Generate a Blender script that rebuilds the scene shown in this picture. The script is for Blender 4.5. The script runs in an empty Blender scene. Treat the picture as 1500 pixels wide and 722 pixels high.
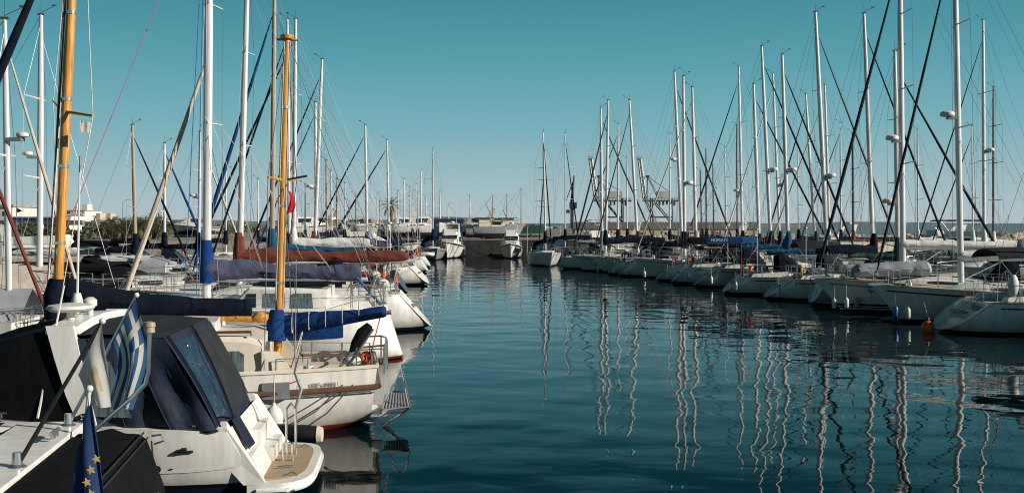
import bpy, bmesh, math, random
from mathutils import Vector, Matrix

sc = bpy.context.scene
PI = math.pi
R = math.radians
random.seed(7)

# ------------------------------------------------------------------ camera, sky, sun, exposure
cam_d = bpy.data.cameras.new("camera")
cam = bpy.data.objects.new("camera", cam_d)
sc.collection.objects.link(cam)
cam.location = (0, 0, 4.0)
cam.rotation_euler = (R(90), 0, 0)
cam_d.sensor_fit = 'HORIZONTAL'
cam_d.sensor_width = 36.0
cam_d.lens = 36.0
cam_d.shift_y = -34.0 / 1500.0
cam_d.clip_start = 0.1
cam_d.clip_end = 60000
sc.camera = cam

SUN_AZ = (0.96, -0.28)            # towards the sun, on the ground plane
SUN_EL = 23.0
sun_d = bpy.data.lights.new("sun", 'SUN')
sun = bpy.data.objects.new("sun", sun_d)
sc.collection.objects.link(sun)
ce, se = math.cos(R(SUN_EL)), math.sin(R(SUN_EL))
sdir = Vector((SUN_AZ[0] * ce, SUN_AZ[1] * ce, se))
sun.rotation_euler = sdir.to_track_quat('Z', 'Y').to_euler()
sun_d.energy = 5.0
sun_d.angle = R(0.5)
sun_d.color = (1.0, 0.93, 0.84)

world = bpy.data.worlds.new("World")
sc.world = world
world.use_nodes = True
wt = world.node_tree
wt.nodes.clear()
w_out = wt.nodes.new('ShaderNodeOutputWorld')
w_bg = wt.nodes.new('ShaderNodeBackground')
w_bg.inputs['Strength'].default_value = 0.10
w_sky = wt.nodes.new('ShaderNodeTexSky')
w_sky.sky_type = 'NISHITA'
w_sky.sun_disc = False
w_sky.sun_elevation = R(SUN_EL)
w_sky.sun_rotation = math.atan2(SUN_AZ[0], SUN_AZ[1])
w_tc = wt.nodes.new('ShaderNodeTexCoord')
w_sep = wt.nodes.new('ShaderNodeSeparateXYZ')
w_ramp = wt.nodes.new('ShaderNodeValToRGB')
cr = w_ramp.color_ramp
cr.interpolation = 'LINEAR'
SKY = [(0.0, (0.3652, 0.4399, 0.4731)), (0.035, (0.2905, 0.4191, 0.4565)), (0.09, (0.1618, 0.3569, 0.4067)), (0.15, (0.0871, 0.2863, 0.3486)), (0.213, (0.0456, 0.2141, 0.2739)), (0.25, (0.01, 0.1037, 0.1494)), (0.38, (0.0017, 0.0249, 0.0456)), (1.0, (0.0017, 0.0149, 0.0299))]
while len(cr.elements) < len(SKY):
    cr.elements.new(0.5)
for e, (p, c) in zip(cr.elements, SKY):
    e.position = p
    e.color = (c[0], c[1], c[2], 1)
w_mul = wt.nodes.new('ShaderNodeVectorMath')
w_mul.operation = 'SCALE'
w_mul.inputs['Scale'].default_value = 10.0
w_mix = wt.nodes.new('ShaderNodeMix')
w_mix.data_type = 'RGBA'
w_mix.inputs['Factor'].default_value = 0.985
wt.links.new(w_tc.outputs['Generated'], w_sep.inputs[0])
wt.links.new(w_sep.outputs['Z'], w_ramp.inputs['Fac'])
wt.links.new(w_ramp.outputs['Color'], w_mul.inputs[0])
wt.links.new(w_sky.outputs['Color'], w_mix.inputs['A'])
wt.links.new(w_mul.outputs['Vector'], w_mix.inputs['B'])
wt.links.new(w_mix.outputs['Result'], w_bg.inputs['Color'])
wt.links.new(w_bg.outputs[0], w_out.inputs[0])

sc.view_settings.view_transform = 'Standard'
sc.view_settings.look = 'None'
sc.view_settings.exposure = 0.27
sc.view_settings.gamma = 1.0
sc.view_settings.use_curve_mapping = False
sc.render.engine = 'CYCLES'
sc.cycles.max_bounces = 6
sc.cycles.caustics_reflective = False
sc.cycles.caustics_refractive = False
sc.cycles.sample_clamp_indirect = 4.0
sc.cycles.filter_width = 1.05

F = 1500.0; CX = 750.0; HY = 327.0; HC = 4.0
def WX(px, Y): return (px - CX) / F * Y
def WZ(py, Y): return HC - (py - HY) / F * Y
def P(px, py, Y): return Vector((WX(px, Y), Y, WZ(py, Y)))

# ------------------------------------------------------------------ materials
_M = {}
def mat(name, col, rough=.5, metal=0.0, kind='plain', amt=.12, scale=4.0, bump=0.0, coat=0.0, spec=.5):
    if name in _M: return _M[name]
    m = bpy.data.materials.new(name)
    m.use_nodes = True
    nt = m.node_tree
    b = nt.nodes['Principled BSDF']
    b.inputs['Roughness'].default_value = rough
    b.inputs['Metallic'].default_value = metal
    b.inputs['Specular IOR Level'].default_value = spec
    b.inputs['Coat Weight'].default_value = coat
    b.inputs['Coat Roughness'].default_value = .1
    tc = nt.nodes.new('ShaderNodeTexCoord')
    mp = nt.nodes.new('ShaderNodeMapping')
    nt.links.new(tc.outputs['Object'], mp.inputs[0])
    n = nt.nodes.new('ShaderNodeTexNoise')
    n.inputs['Scale'].default_value = scale
    n.inputs['Detail'].default_value = 5
    n.inputs['Roughness'].default_value = .62
    nt.links.new(mp.outputs[0], n.inputs['Vector'])
    if kind == 'streak': mp.inputs['Scale'].default_value = (3, 3, .5)
    if kind == 'wood': mp.inputs['Scale'].default_value = (1.2, 14, 14)
    if kind == 'spar': mp.inputs['Scale'].default_value = (12, 12, .5)
    r = nt.nodes.new('ShaderNodeValToRGB')
    r.color_ramp.elements[0].position = .3
    r.color_ramp.elements[1].position = .7
    lo = [max(0, c * (1 - amt)) for c in col]
    hi = [min(1, c * (1 + amt)) for c in col]
    if kind == 'streak': lo = [lo[0] * .97, lo[1] * .95, lo[2] * .90]
    r.color_ramp.elements[0].color = (*lo, 1)
    r.color_ramp.elements[1].color = (*hi, 1)
    nt.links.new(n.outputs['Fac'], r.inputs[0])
    nt.links.new(r.outputs[0], b.inputs['Base Color'])
    if bump:
        n2 = nt.nodes.new('ShaderNodeTexNoise')
        n2.inputs['Scale'].default_value = scale * 1.7
        n2.inputs['Detail'].default_value = 6
        nt.links.new(mp.outputs[0], n2.inputs['Vector'])
        bp = nt.nodes.new('ShaderNodeBump')
        bp.inputs['Strength'].default_value = 1.0
        bp.inputs['Distance'].default_value = bump
        nt.links.new(n2.outputs['Fac'], bp.inputs['Height'])
        nt.links.new(bp.outputs[0], b.inputs['Normal'])
    _M[name] = m
    return m

def hull_mat(name, top, boot, anti=(.02, .02, .025), z0=.05, z1=.13, stripes=()):
    """painted hull: antifouling, boot stripe and topsides by height above the waterline"""
    if name in _M: return _M[name]
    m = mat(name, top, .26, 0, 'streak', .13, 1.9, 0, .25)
    nt = m.node_tree
    b = nt.nodes['Principled BSDF']
    base = b.inputs['Base Color'].links[0].from_socket
    tc = next(n for n in nt.nodes if n.type == 'TEX_COORD')
    sp = nt.nodes.new('ShaderNodeSeparateXYZ')
    nt.links.new(tc.outputs['Object'], sp.inputs[0])
    mr = nt.nodes.new('ShaderNodeMapRange')
    mr.inputs['From Min'].default_value = -1
    mr.inputs['From Max'].default_value = 2
    nt.links.new(sp.outputs['Z'], mr.inputs['Value'])
    r = nt.nodes.new('ShaderNodeValToRGB')
    r.color_ramp.interpolation = 'CONSTANT'
    el = [(-1, anti), (z0, boot), (z1, None)]
    for (a, c, w) in stripes: el += [(a, c), (a + w, None)]
    while len(r.color_ramp.elements) < len(el): r.color_ramp.elements.new(.5)
    for e, (z, c) in zip(r.color_ramp.elements, el):
        e.position = (z + 1) / 3
        e.color = (*(c or (0, 0, 0)), 0.0 if c is None else 1.0)
    mx = nt.nodes.new('ShaderNodeMix')
    mx.data_type = 'RGBA'
    nt.links.new(mr.outputs[0], r.inputs[0])
    nt.links.new(r.outputs['Alpha'], mx.inputs['Factor'])
    # a faint tide line of dirt just above the stripe
    nt.links.new(base, mx.inputs['A'])
    nt.links.new(r.outputs['Color'], mx.inputs['B'])
    gm = nt.nodes.new('ShaderNodeMapRange'); gm.inputs['From Min'].default_value = .42; gm.inputs['From Max'].default_value = z1; gm.inputs['To Min'].default_value = 0; gm.inputs['To Max'].default_value = .55
    nt.links.new(sp.outputs['Z'], gm.inputs['Value'])
    gn = nt.nodes.new('ShaderNodeTexNoise'); gn.inputs['Scale'].default_value = 2.2; gn.inputs['Detail'].default_value = 6
    nt.links.new(tc.outputs['Object'], gn.inputs['Vector'])
    gk = nt.nodes.new('ShaderNodeMath'); gk.operation = 'MULTIPLY'
    nt.links.new(gm.outputs[0], gk.inputs[0]); nt.links.new(gn.outputs['Fac'], gk.inputs[1])
    gx = nt.nodes.new('ShaderNodeMix'); gx.data_type = 'RGBA'; gx.inputs['B'].default_value = (.28, .24, .15, 1)
    nt.links.new(gk.outputs[0], gx.inputs['Factor']); nt.links.new(base, gx.inputs['A'])
    nt.links.new(gx.outputs['Result'], mx.inputs['A'])
    nt.links.new(mx.outputs['Result'], b.inputs['Base Color'])
    return m

WHITE = (.74, .73, .70)
M = {
 'gel': mat('gelcoat_white', WHITE, .3, 0, 'streak', .12, 2.2, 0, .2),
 'deck': mat('deck_white', (.66, .65, .61), .5, 0, 'plain', .14, 3, .002),
 'cream': mat('cream_paint', (.66, .60, .51), .4, 0, 'streak', .07, 2),
 'teak': mat('teak', (.36, .25, .15), .6, 0, 'wood', .25, 3),
 'teakmat': mat('teak_mat', (.37, .27, .17), .7, 0, 'plain', .12, 8),
 'brownwood': mat('brown_wood', (.11, .05, .03), .45, 0, 'wood', .3, 3),
 'spruce': mat('varnished_spruce', (.50, .235, .04), .42, 0, 'spar', .6, 3, .003, .15),
 'tanspar': mat('faded_tan_spar', (.36, .28, .20), .5, 0, 'spar', .2, 2),
 'alu': mat('mast_aluminium', (.66, .65, .645), .36, .12, 'spar', .2, 2),
 'aludark': mat('dark_anodised_spar', (.10, .09, .09), .4, .3, 'spar', .2, 2),
 'steel': mat('stainless_steel', (.62, .62, .60), .22, .9, 'plain', .1, 5),
 'wire': mat('rigging_wire', (.10, .10, .105), .4, .6, 'plain', .1, 5),
 'rope': mat('pale_rope', (.55, .50, .42), .9, 0, 'plain', .25, 30, .002),
 'bluerope': mat('blue_rope', (.03, .10, .30), .9, 0, 'plain', .2, 30),
 'redrope': mat('red_rope', (.5, .04, .05), .9, 0, 'plain', .2, 30),
 'pinkrope': mat('pink_line', (.42, .13, .28), .8, 0, 'plain', .2, 30),
 'black': mat('black_rubber', (.012, .012, .013), .5, 0, 'plain', .3, 8),
 'glass': mat('tinted_glass', (.018, .022, .026), .08, 0, 'plain', .2, 3),
 'curtain': mat('curtained_glass', (.10, .13, .14), .15, 0, 'spar', .75, 1.5),
 'navy': mat('navy_canvas', (.006, .009, .019), .9, 0, 'plain', .35, 3, .02, 0, .1),
 'canopy': mat('navy_canopy_cloth', (.010, .016, .036), .68, 0, 'plain', .4, 2.2, .03, 0, .3),
 'blackc': mat('black_canvas', (.006, .0065, .008), .9, 0, 'plain', .4, 3, .02, 0, .1),
 'charcoal': mat('charcoal_canvas', (.026, .030, .034), .9, 0, 'plain', .25, 3, .015, 0, .1),
 'blue': mat('royal_blue_canvas', (.007, .040, .15), .85, 0, 'plain', .3, 3, .03, 0, .15),
 'teal': mat('bright_blue_canvas', (.010, .075, .15), .85, 0, 'plain', .3, 3, .03, 0, .15),
 'purple': mat('slate_purple_canvas', (.085, .088, .145), .9, 0, 'plain', .25, 2.5, .04, 0, .15),
 'maroon': mat('russet_canvas', (.15, .042, .032), .9, 0, 'plain', .28, 3, .03, 0, .15),
 'beige': mat('beige_canvas', (.50, .44, .36), .9, 0, 'plain', .15, 2.5, .03, 0, .15),
 'greyc': mat('grey_canvas', (.27, .29, .31), .85, 0, 'plain', .18, 2.5, .012),
 'whitec': mat('white_canvas', (.66, .65, .62), .8, 0, 'plain', .12, 2.5, .012),
 'green': mat('green_canvas', (.012, .06, .045), .85, 0, 'plain', .25, 3, .01),
 'orange': mat('orange_plastic', (.75, .10, .02), .4, 0, 'plain', .1, 5),
 'red': mat('red_cloth', (.55, .015, .02), .8, 0, 'plain', .12, 5),
 'yellow': mat('yellow_plastic', (.65, .40, .03), .5, 0, 'plain', .1, 5),
 'fwhite': mat('white_vinyl', (.62, .62, .58), .45, 0, 'plain', .15, 4),
 'fblue': mat('blue_vinyl', (.03, .10, .30), .45, 0, 'plain', .1, 4),
 'grey': mat('grey_plastic', (.20, .21, .22), .5, 0, 'plain', .15, 5),
 'concrete': mat('concrete', (.30, .28, .25), .9, 0, 'plain', .25, 1.2, .02),
 'darkwall': mat('wet_quay_stone', (.032, .032, .031), .9, 0, 'plain', .6, .8, .12),
 'wallcream': mat('cream_render', (.50, .42, .32), .9, 0, 'streak', .15, .6, .01),
 'wallwhite': mat('white_render', (.62, .60, .57), .85, 0, 'streak', .1, .5),
 'roofgrey': mat('grey_roof_sheet', (.10, .095, .09), .8, 0, 'spar', .2, .4),
 'rooftan': mat('tan_roof_sheet', (.30, .23, .17), .8, 0, 'plain', .2, .5),
 'steelblue': mat('blue_painted_steel', (.02, .05, .12), .5, .2, 'plain', .2, 2),
 'cranewhite': mat('crane_white_paint', (.50, .49, .46), .6, .1, 'streak', .12, .05),
 'cranegrey': mat('crane_grey_steel', (.06, .07, .08), .6, .3, 'plain', .2, .1),
 'rock': mat('limestone_rock', (.36, .31, .25), .95, 0, 'plain', .35, 1.0, .08),
 'bark': mat('palm_bark', (.16, .12, .08), .95, 0, 'plain', .35, 5, .03),
 'leaf': mat('palm_leaf', (.075, .085, .03), .6, 0, 'plain', .55, .35),
 'leaf2': mat('shrub_leaf', (.03, .05, .018), .6, 0, 'plain', .6, .5),
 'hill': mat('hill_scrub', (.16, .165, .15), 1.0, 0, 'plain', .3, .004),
 'ground': mat('harbour_ground', (.22, .195, .165), .95, 0, 'plain', .25, .15),
}
HM = {
 'white': hull_mat('hull_white', WHITE, (.02, .03, .07)),
 'black_boot': hull_mat('hull_white_black_boot', (.72, .72, .70), (.01, .01, .012), z0=.02, z1=.11),
 'red_boot': hull_mat('hull_white_red_boot', (.74, .71, .66), (.42, .045, .02), (.02, .02, .02), -.02, .13),
 'red_low': hull_mat('hull_white_red_low', (.76, .75, .73), (.30, .05, .03), (.012, .02, .04), .03, .10),
 'three': hull_mat('hull_white_three_stripes', (.72, .72, .72), (.01, .01, .012), (.02, .02, .02), .02, .16,
                   ((.22, (.012, .015, .03), .05), (.32, (.012, .015, .03), .09))),
 'green': hull_mat('hull_green', (.01, .05, .035), (.5, .5, .5)),
 'navy': hull_mat('hull_navy', (.012, .02, .05), (.5, .5, .5)),
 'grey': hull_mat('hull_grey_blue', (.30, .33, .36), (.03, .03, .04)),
 'cruiser': hull_mat('hull_cruiser', (.74, .73, .70), (.008, .01, .012), (.012, .02, .045), .24, .29),
}

# clear vinyl
m = bpy.data.materials.new('clear_vinyl'); m.use_nodes = True
b = m.node_tree.nodes['Principled BSDF']
b.inputs['Base Color'].default_value = (.022, .045, .075, 1); b.inputs['Roughness'].default_value = .16; b.inputs['Specular IOR Level'].default_value = .35
b.inputs['Alpha'].default_value = .88
nt = m.node_tree
n = nt.nodes.new('ShaderNodeTexNoise'); n.inputs['Scale'].default_value = 2.6; n.inputs['Detail'].default_value = 2
bp = nt.nodes.new('ShaderNodeBump'); bp.inputs['Distance'].default_value = .16
nt.links.new(n.outputs['Fac'], bp.inputs['Height']); nt.links.new(bp.outputs[0], b.inputs['Normal'])
M['vinyl'] = m

# ------------------------------------------------------------------ mesh collector
class MB:
    def __init__(s): s.v = []; s.f = []; s.m = []
    def add(s, vs, fs, mi=0):
        o = len(s.v); s.v += [tuple(v) for v in vs]
        for f in fs: s.f.append(tuple(i + o for i in f)); s.m.append(mi)
        return s
    def box(s, c, d, rz=0, mi=0, taper=1.0, rot=None):
        x, y, z = d[0] / 2, d[1] / 2, d[2] / 2
        vs = [Vector((a * x * (taper if c_ > 0 else 1), b_ * y * (taper if c_ > 0 else 1), c_ * z)) for c_ in (-1, 1) for b_ in (-1, 1) for a in (-1, 1)]
        mt = rot if rot is not None else Matrix.Rotation(rz, 3, 'Z')
        vs = [mt @ v + Vector(c) for v in vs]
        return s.add(vs, [(0, 2, 3, 1), (4, 5, 7, 6), (0, 1, 5, 4), (2, 6, 7, 3), (0, 4, 6, 2), (1, 3, 7, 5)], mi)
    def hexa(s, a, b_, mi=0):
        """two quads (lower, upper) of four points each"""
        return s.add(list(a) + list(b_), [(3, 2, 1, 0), (4, 5, 6, 7), (0, 1, 5, 4), (1, 2, 6, 5), (2, 3, 7, 6), (3, 0, 4, 7)], mi)
    def tube(s, p, q, r0, r1=None, n=6, mi=0):
        return s.path([p, q], [r0, r0 if r1 is None else r1], n, mi)
    def path(s, pts, r, n=6, mi=0, ry=None, caps=True):
        pts = [Vector(p) for p in pts]; k = len(pts)
        if not isinstance(r, (list, tuple)): r = [r] * k
        if ry is None: ry = r
        elif not isinstance(ry, (list, tuple)): ry = [ry] * k
        rings = []
        for i, p in enumerate(pts):
            d = (pts[min(i + 1, k - 1)] - pts[max(i - 1, 0)])
            if d.length < 1e-9: d = Vector((0, 0, 1))
            d.normalize()
            ref = Vector((1, 0, 0)) if abs(d.x) < .9 else Vector((0, 0, 1))
            a = (ref - d * ref.dot(d)).normalized(); b_ = d.cross(a)
            rings.append([p + a * (r[i] * math.cos(2 * PI * j / n)) + b_ * (ry[i] * math.sin(2 * PI * j / n)) for j in range(n)])
        return s.loft(rings, True, caps, mi)
    def loft(s, rings, closed=True, caps=True, mi=0):
        n = len(rings[0]); vs = [v for r_ in rings for v in r_]; fs = []
        for i in range(len(rings) - 1):
            for j in range(n if closed else n - 1):
                a = i * n + j; b_ = i * n + (j + 1) % n
                fs.append((a, b_, b_ + n, a + n))
        if caps:
            fs.append(tuple(range(n - 1, -1, -1)))
            fs.append(tuple(range((len(rings) - 1) * n, len(rings) * n)))
        return s.add(vs, fs, mi)
    def sheet(s, grid, mi=0): return s.loft(grid, False, False, mi)
    def ell(s, c, r, nu=12, nv=8, mi=0):
        rings = []
        for i in range(1, nv):
            t = PI * i / nv
            rings.append([(c[0] + r[0] * math.sin(t) * math.cos(2 * PI * j / nu), c[1] + r[1] * math.sin(t) * math.sin(2 * PI * j / nu), c[2] - r[2] * math.cos(t)) for j in range(nu)])
        return s.loft(rings, True, True, mi)
    def lathe(s, c, prof, n=12, mi=0):
        return s.loft([[(c[0] + r_ * math.cos(2 * PI * j / n), c[1] + r_ * math.sin(2 * PI * j / n), c[2] + z) for j in range(n)] for r_, z in prof], True, True, mi)
    def prism(s, poly, off, mi=0):
        """polygon (3-D points) pushed by off"""
        off = Vector(off); n = len(poly)
        vs = [Vector(p) for p in poly] + [Vector(p) + off for p in poly]
        fs = [tuple(range(n - 1, -1, -1)), tuple(range(n, 2 * n))] + [(i, (i + 1) % n, n + (i + 1) % n, n + i) for i in range(n)]
        return s.add(vs, fs, mi)
    def ring(s, c, R_, r_, axis='x', n=16, k=6, a0=0, a1=2 * PI, mi=0):
        pts = []
        for i in range(n + 1):
            a = a0 + (a1 - a0) * i / n
            u, w = R_ * math.cos(a), R_ * math.sin(a)
            pts.append({'x': (c[0], c[1] + u, c[2] + w), 'y': (c[0] + u, c[1], c[2] + w), 'z': (c[0] + u, c[1] + w, c[2])}[axis])
        return s.path(pts, r_, k, mi)
    def build(s, name, mats, parent=None, smooth=True, angle=38):
        me = bpy.data.meshes.new(name)
        me.from_pydata(s.v, [], s.f)
        if not isinstance(mats, (list, tuple)): mats = [mats]
        for mm in mats: me.materials.append(mm)
        if len(mats) > 1: me.polygons.foreach_set('material_index', s.m)
        bm = bmesh.new(); bm.from_mesh(me)
        bmesh.ops.recalc_face_normals(bm, faces=bm.faces)
        bm.to_mesh(me); bm.free()
        if smooth:
            me.polygons.foreach_set('use_smooth', [True] * len(me.polygons))
            me.set_sharp_from_angle(angle=R(angle))
        o = bpy.data.objects.new(name, me)
        sc.collection.objects.link(o)
        if parent is not None: o.parent = parent
        return o

def tag(o, label, cat, group=None, kind=None):
    o['label'] = label; o['category'] = cat
    if group: o['group'] = group
    if kind: o['kind'] = kind
    return o
def thing(name, label, cat, loc=(0, 0, 0), rz=0, group=None):
    o = bpy.data.objects.new(name, None)
    o.empty_display_size = .3
    sc.collection.objects.link(o)
    o.location = loc; o.rotation_euler = (0, 0, rz)
    return tag(o, label, cat, group)
def text_mesh(name, body, size, m, parent, loc, rot, depth=.004):
    cu = bpy.data.curves.new(name, 'FONT'); cu.body = body; cu.size = size; cu.extrude = depth
    cu.align_x = 'CENTER'; cu.align_y = 'CENTER'
    t = bpy.data.objects.new(name, cu); sc.collection.objects.link(t)
    dg = bpy.context.evaluated_depsgraph_get(); dg.update()
    me = bpy.data.meshes.new_from_object(t.evaluated_get(dg))
    bpy.data.objects.remove(t); me.name = name
    me.materials.clear(); me.materials.append(m)
    o = bpy.data.objects.new(name, me); sc.collection.objects.link(o)
    o.parent = parent; o.location = loc; o.rotation_euler = rot
    return o
# ------------------------------------------------------------------ hulls
class Hull:
    PROF_A = [(0, 0), (.36, .05), (.66, .16), (.85, .34), (.94, .55), (.98, .78), (1, 1)]
    PROF_B = [(0, 0), (.10, .14), (.24, .30), (.42, .48), (.62, .66), (.82, .84), (1, 1)]
    def __init__(s, L=11, B=3.6, fs=1.05, fb=1.35, dr=.5, rev=.8, tw=.72, rake=1.0, sag=.05, vee=1.0, lift=.1, full=2.3, tmax=.42, canoe=False):
        s.L, s.B, s.fs, s.fb, s.dr, s.rev, s.tw, s.rake, s.sag, s.vee, s.lift, s.full, s.tmax = L, B, fs, fb, dr, rev, tw, rake, sag, vee, lift, full, tmax
        s.Lw = L - rake; s.canoe = canoe
    def hb(s, t):
        if s.canoe and t < s.tmax: return s.B / 2 * max(.03, (1 - (1 - t / s.tmax) ** 3.6) ** .5)
        if t < s.tmax: return s.B / 2 * (s.tw + (1 - s.tw) * math.sin(PI / 2 * t / s.tmax))
        u = (t - s.tmax) / (1 - s.tmax)
        return max(.03, s.B / 2 * (1 - u ** s.full))
    def sheer(s, t): return s.fs + (s.fb - s.fs) * t ** 1.6 - s.sag * math.sin(PI * t)
    def keel(s, t):
        if t < .3: return s.lift + (-s.dr - s.lift) * math.sin(PI / 2 * t / .3)
        if t > .75: return -s.dr + (s.dr * .7) * ((t - .75) / .25) ** 2
        return -s.dr
    def pt(s, t, f, side=1, off=0.0):
        pa, pb = s.PROF_A, s.PROF_B
        w = min(1, s.vee * t * t)
        k = 0
        while k < 5 and f > (pa[k + 1][1] * (1 - w) + pb[k + 1][1] * w): k += 1
        za, zb = [(pa[i][1] * (1 - w) + pb[i][1] * w) for i in (k, k + 1)]
        ya, yb = [(pa[i][0] * (1 - w) + pb[i][0] * w) for i in (k, k + 1)]
        g = 0 if zb == za else (f - za) / (zb - za)
        y = (ya + (yb - ya) * g) * s.hb(t)
        kz, sh = s.keel(t), s.sheer(t)
        z = kz + (sh - kz) * f
        x = t * s.Lw
        zf = max(0, min(1.1, z / sh))
        if t < .16: x += s.rev * zf * (1 - t / .16)
        x += s.rake * t ** 3 * zf
        return Vector((x, side * (y + off), z))
    TS = [0, .004, .01, .02, .05, .09, .13, .17, .22, .28, .35, .42, .5, .58, .66, .74, .81, .87, .92, .96, .985, 1]
    FS = [0, .05, .12, .2, .3, .42, .55, .68, .8, .91, 1]
    def mesh(s):
        mb = MB(); rings = []
        for t in s.TS:
            rings.append([s.pt(t, f, 1) for f in s.FS[::-1]] + [s.pt(t, f, -1) for f in s.FS[1:]])
        mb.loft(rings, False, False)
        n = len(rings[0]); mb.add(rings[0], [tuple(range(n))]); mb.add(rings[-1], [tuple(range(n))])
        return mb
    def deck(s, drop=.03, camber=.05, t0=0, t1=1, inset=.0):
        g = []
        for t in [q for q in s.TS if t0 <= q <= t1]:
            e = s.pt(t, 1); h = max(.005, e.y - inset)
            g.append([(e.x, h * u, e.z - drop + camber * (1 - u * u)) for u in (-1, -.6, -.25, .25, .6, 1)])
        return MB().sheet(g)
    def rail_pts(s, side, off=0, dz=0, t0=0, t1=1, f=1):
        return [s.pt(t, f, side, off) + Vector((0, 0, dz)) for t in s.TS if t0 <= t <= t1]
    def patch(s, t0, t1, f0, f1, side, off=.006, n=8, mb=None, rows=4):
        mb = mb or MB()
        g = [[s.pt(t0 + (t1 - t0) * i / n, f0 + (f1 - f0) * j / rows, side, off) for j in range(rows + 1)] for i in range(n + 1)]
        return mb.sheet(g)
    def t_of(s, x):
        return max(0, min(1, x / (s.Lw + s.rake * .75)))
    def edge(s, x):
        """sheer point at about local x: half beam and height"""
        lo, hi = 0.0, 1.0
        for _ in range(24):
            mid = (lo + hi) / 2
            if s.pt(mid, 1).x < x: lo = mid
            else: hi = mid
        e = s.pt(lo, 1)
        return e.y, e.z

def tubes(parent, name, m, lines, r, n=5, smooth=True):
    mb = MB()
    for l in lines: mb.path(l, r, n)
    return mb.build(name, m, parent)

def canvas_roll(p0, p1, h0, h1, w0, w1, rnd, n=44, k=14, lump=.07, sag=0.0):
    """flaked sail under its cover: drapes over a ridge, pinched by lashings, wrinkled along its length"""
    p0, p1 = Vector(p0), Vector(p1); rings = []
    d = (p1 - p0); side = Vector((-d.y, d.x, 0)).normalized(); ln = d.length
    ph = [rnd.uniform(0, 6.28) for _ in range(6)]
    for i in range(n + 1):
        u = i / n
        h = h0 + (h1 - h0) * u ** .7; w = w0 + (w1 - w0) * u
        pinch = 1 - .13 * max(0, math.cos(u * ln / .85 * 2 * PI)) ** 6
        h *= (1 + lump * (.8 * math.sin(u * ln * 1.7 + ph[0]) + .5 * math.sin(u * ln * 4.1 + ph[1]))) * (.5 + .5 * pinch)
        w *= (1 + lump * 1.2 * math.sin(u * ln * 2.6 + ph[2])) * pinch
        if i in (0, n): h *= .8; w *= .7
        c = p0.lerp(p1, u) + Vector((0, 0, h * .40 - sag * math.sin(PI * u))) + side * (.03 * math.sin(u * ln * 1.3 + ph[3]))
        ring = []
        for j in range(k):
            a = 2 * PI * j / k; sn, cs = math.sin(a), math.cos(a)
            fold = 1 + lump * 1.7 * math.sin(u * ln * 5.5 + 4.5 * sn + ph[4] + 1.5 * math.sin(u * ln * 1.9)) * (1 - abs(sn) ** 2) + rnd.uniform(-.03, .03)
            yy = math.copysign(abs(cs) ** .75, cs) * w / 2 * fold * (1 - .45 * max(0, sn) - .12 * max(0, -sn))
            zz = sn * h / 2
            ring.append(c + side * yy + Vector((0, 0, zz)))
        rings.append(ring)
    return MB().loft(rings)

def dome_canvas(x0, x1, w0, w1, z0, z1, h, n=7, k=10, y=0):
    """hooped canvas hood from x0 to x1; hoop heights h*(profile)"""
    rings = []
    for i in range(n + 1):
        u = i / n; x = x0 + (x1 - x0) * u; w = w0 + (w1 - w0) * u; zb = z0 + (z1 - z0) * u
        hh = h[min(int(u * (len(h) - 1)), len(h) - 2)] + (h[min(int(u * (len(h) - 1)) + 1, len(h) - 1)] - h[min(int(u * (len(h) - 1)), len(h) - 2)]) * (u * (len(h) - 1) - min(int(u * (len(h) - 1)), len(h) - 2))
        rings.append([(x, y + w / 2 * math.copysign(abs(math.cos(PI * j / k)) ** .55, math.cos(PI * j / k)), zb + hh * math.sin(PI * j / k) ** .6 if 0 < j < k else zb) for j in range(k + 1)])
    return MB().sheet(rings)

def radome(parent, loc, r=.3, h=.24, m=None):
    x, y, z = loc
    o = MB().lathe((x, y, z), [(r * .55, 0), (r * .92, h * .12), (r, h * .4), (r * .93, h * .75), (r * .6, h), (r * .1, h * 1.04)], 14).build('radar_dome', m or M['fwhite'], parent)
    return o

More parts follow.
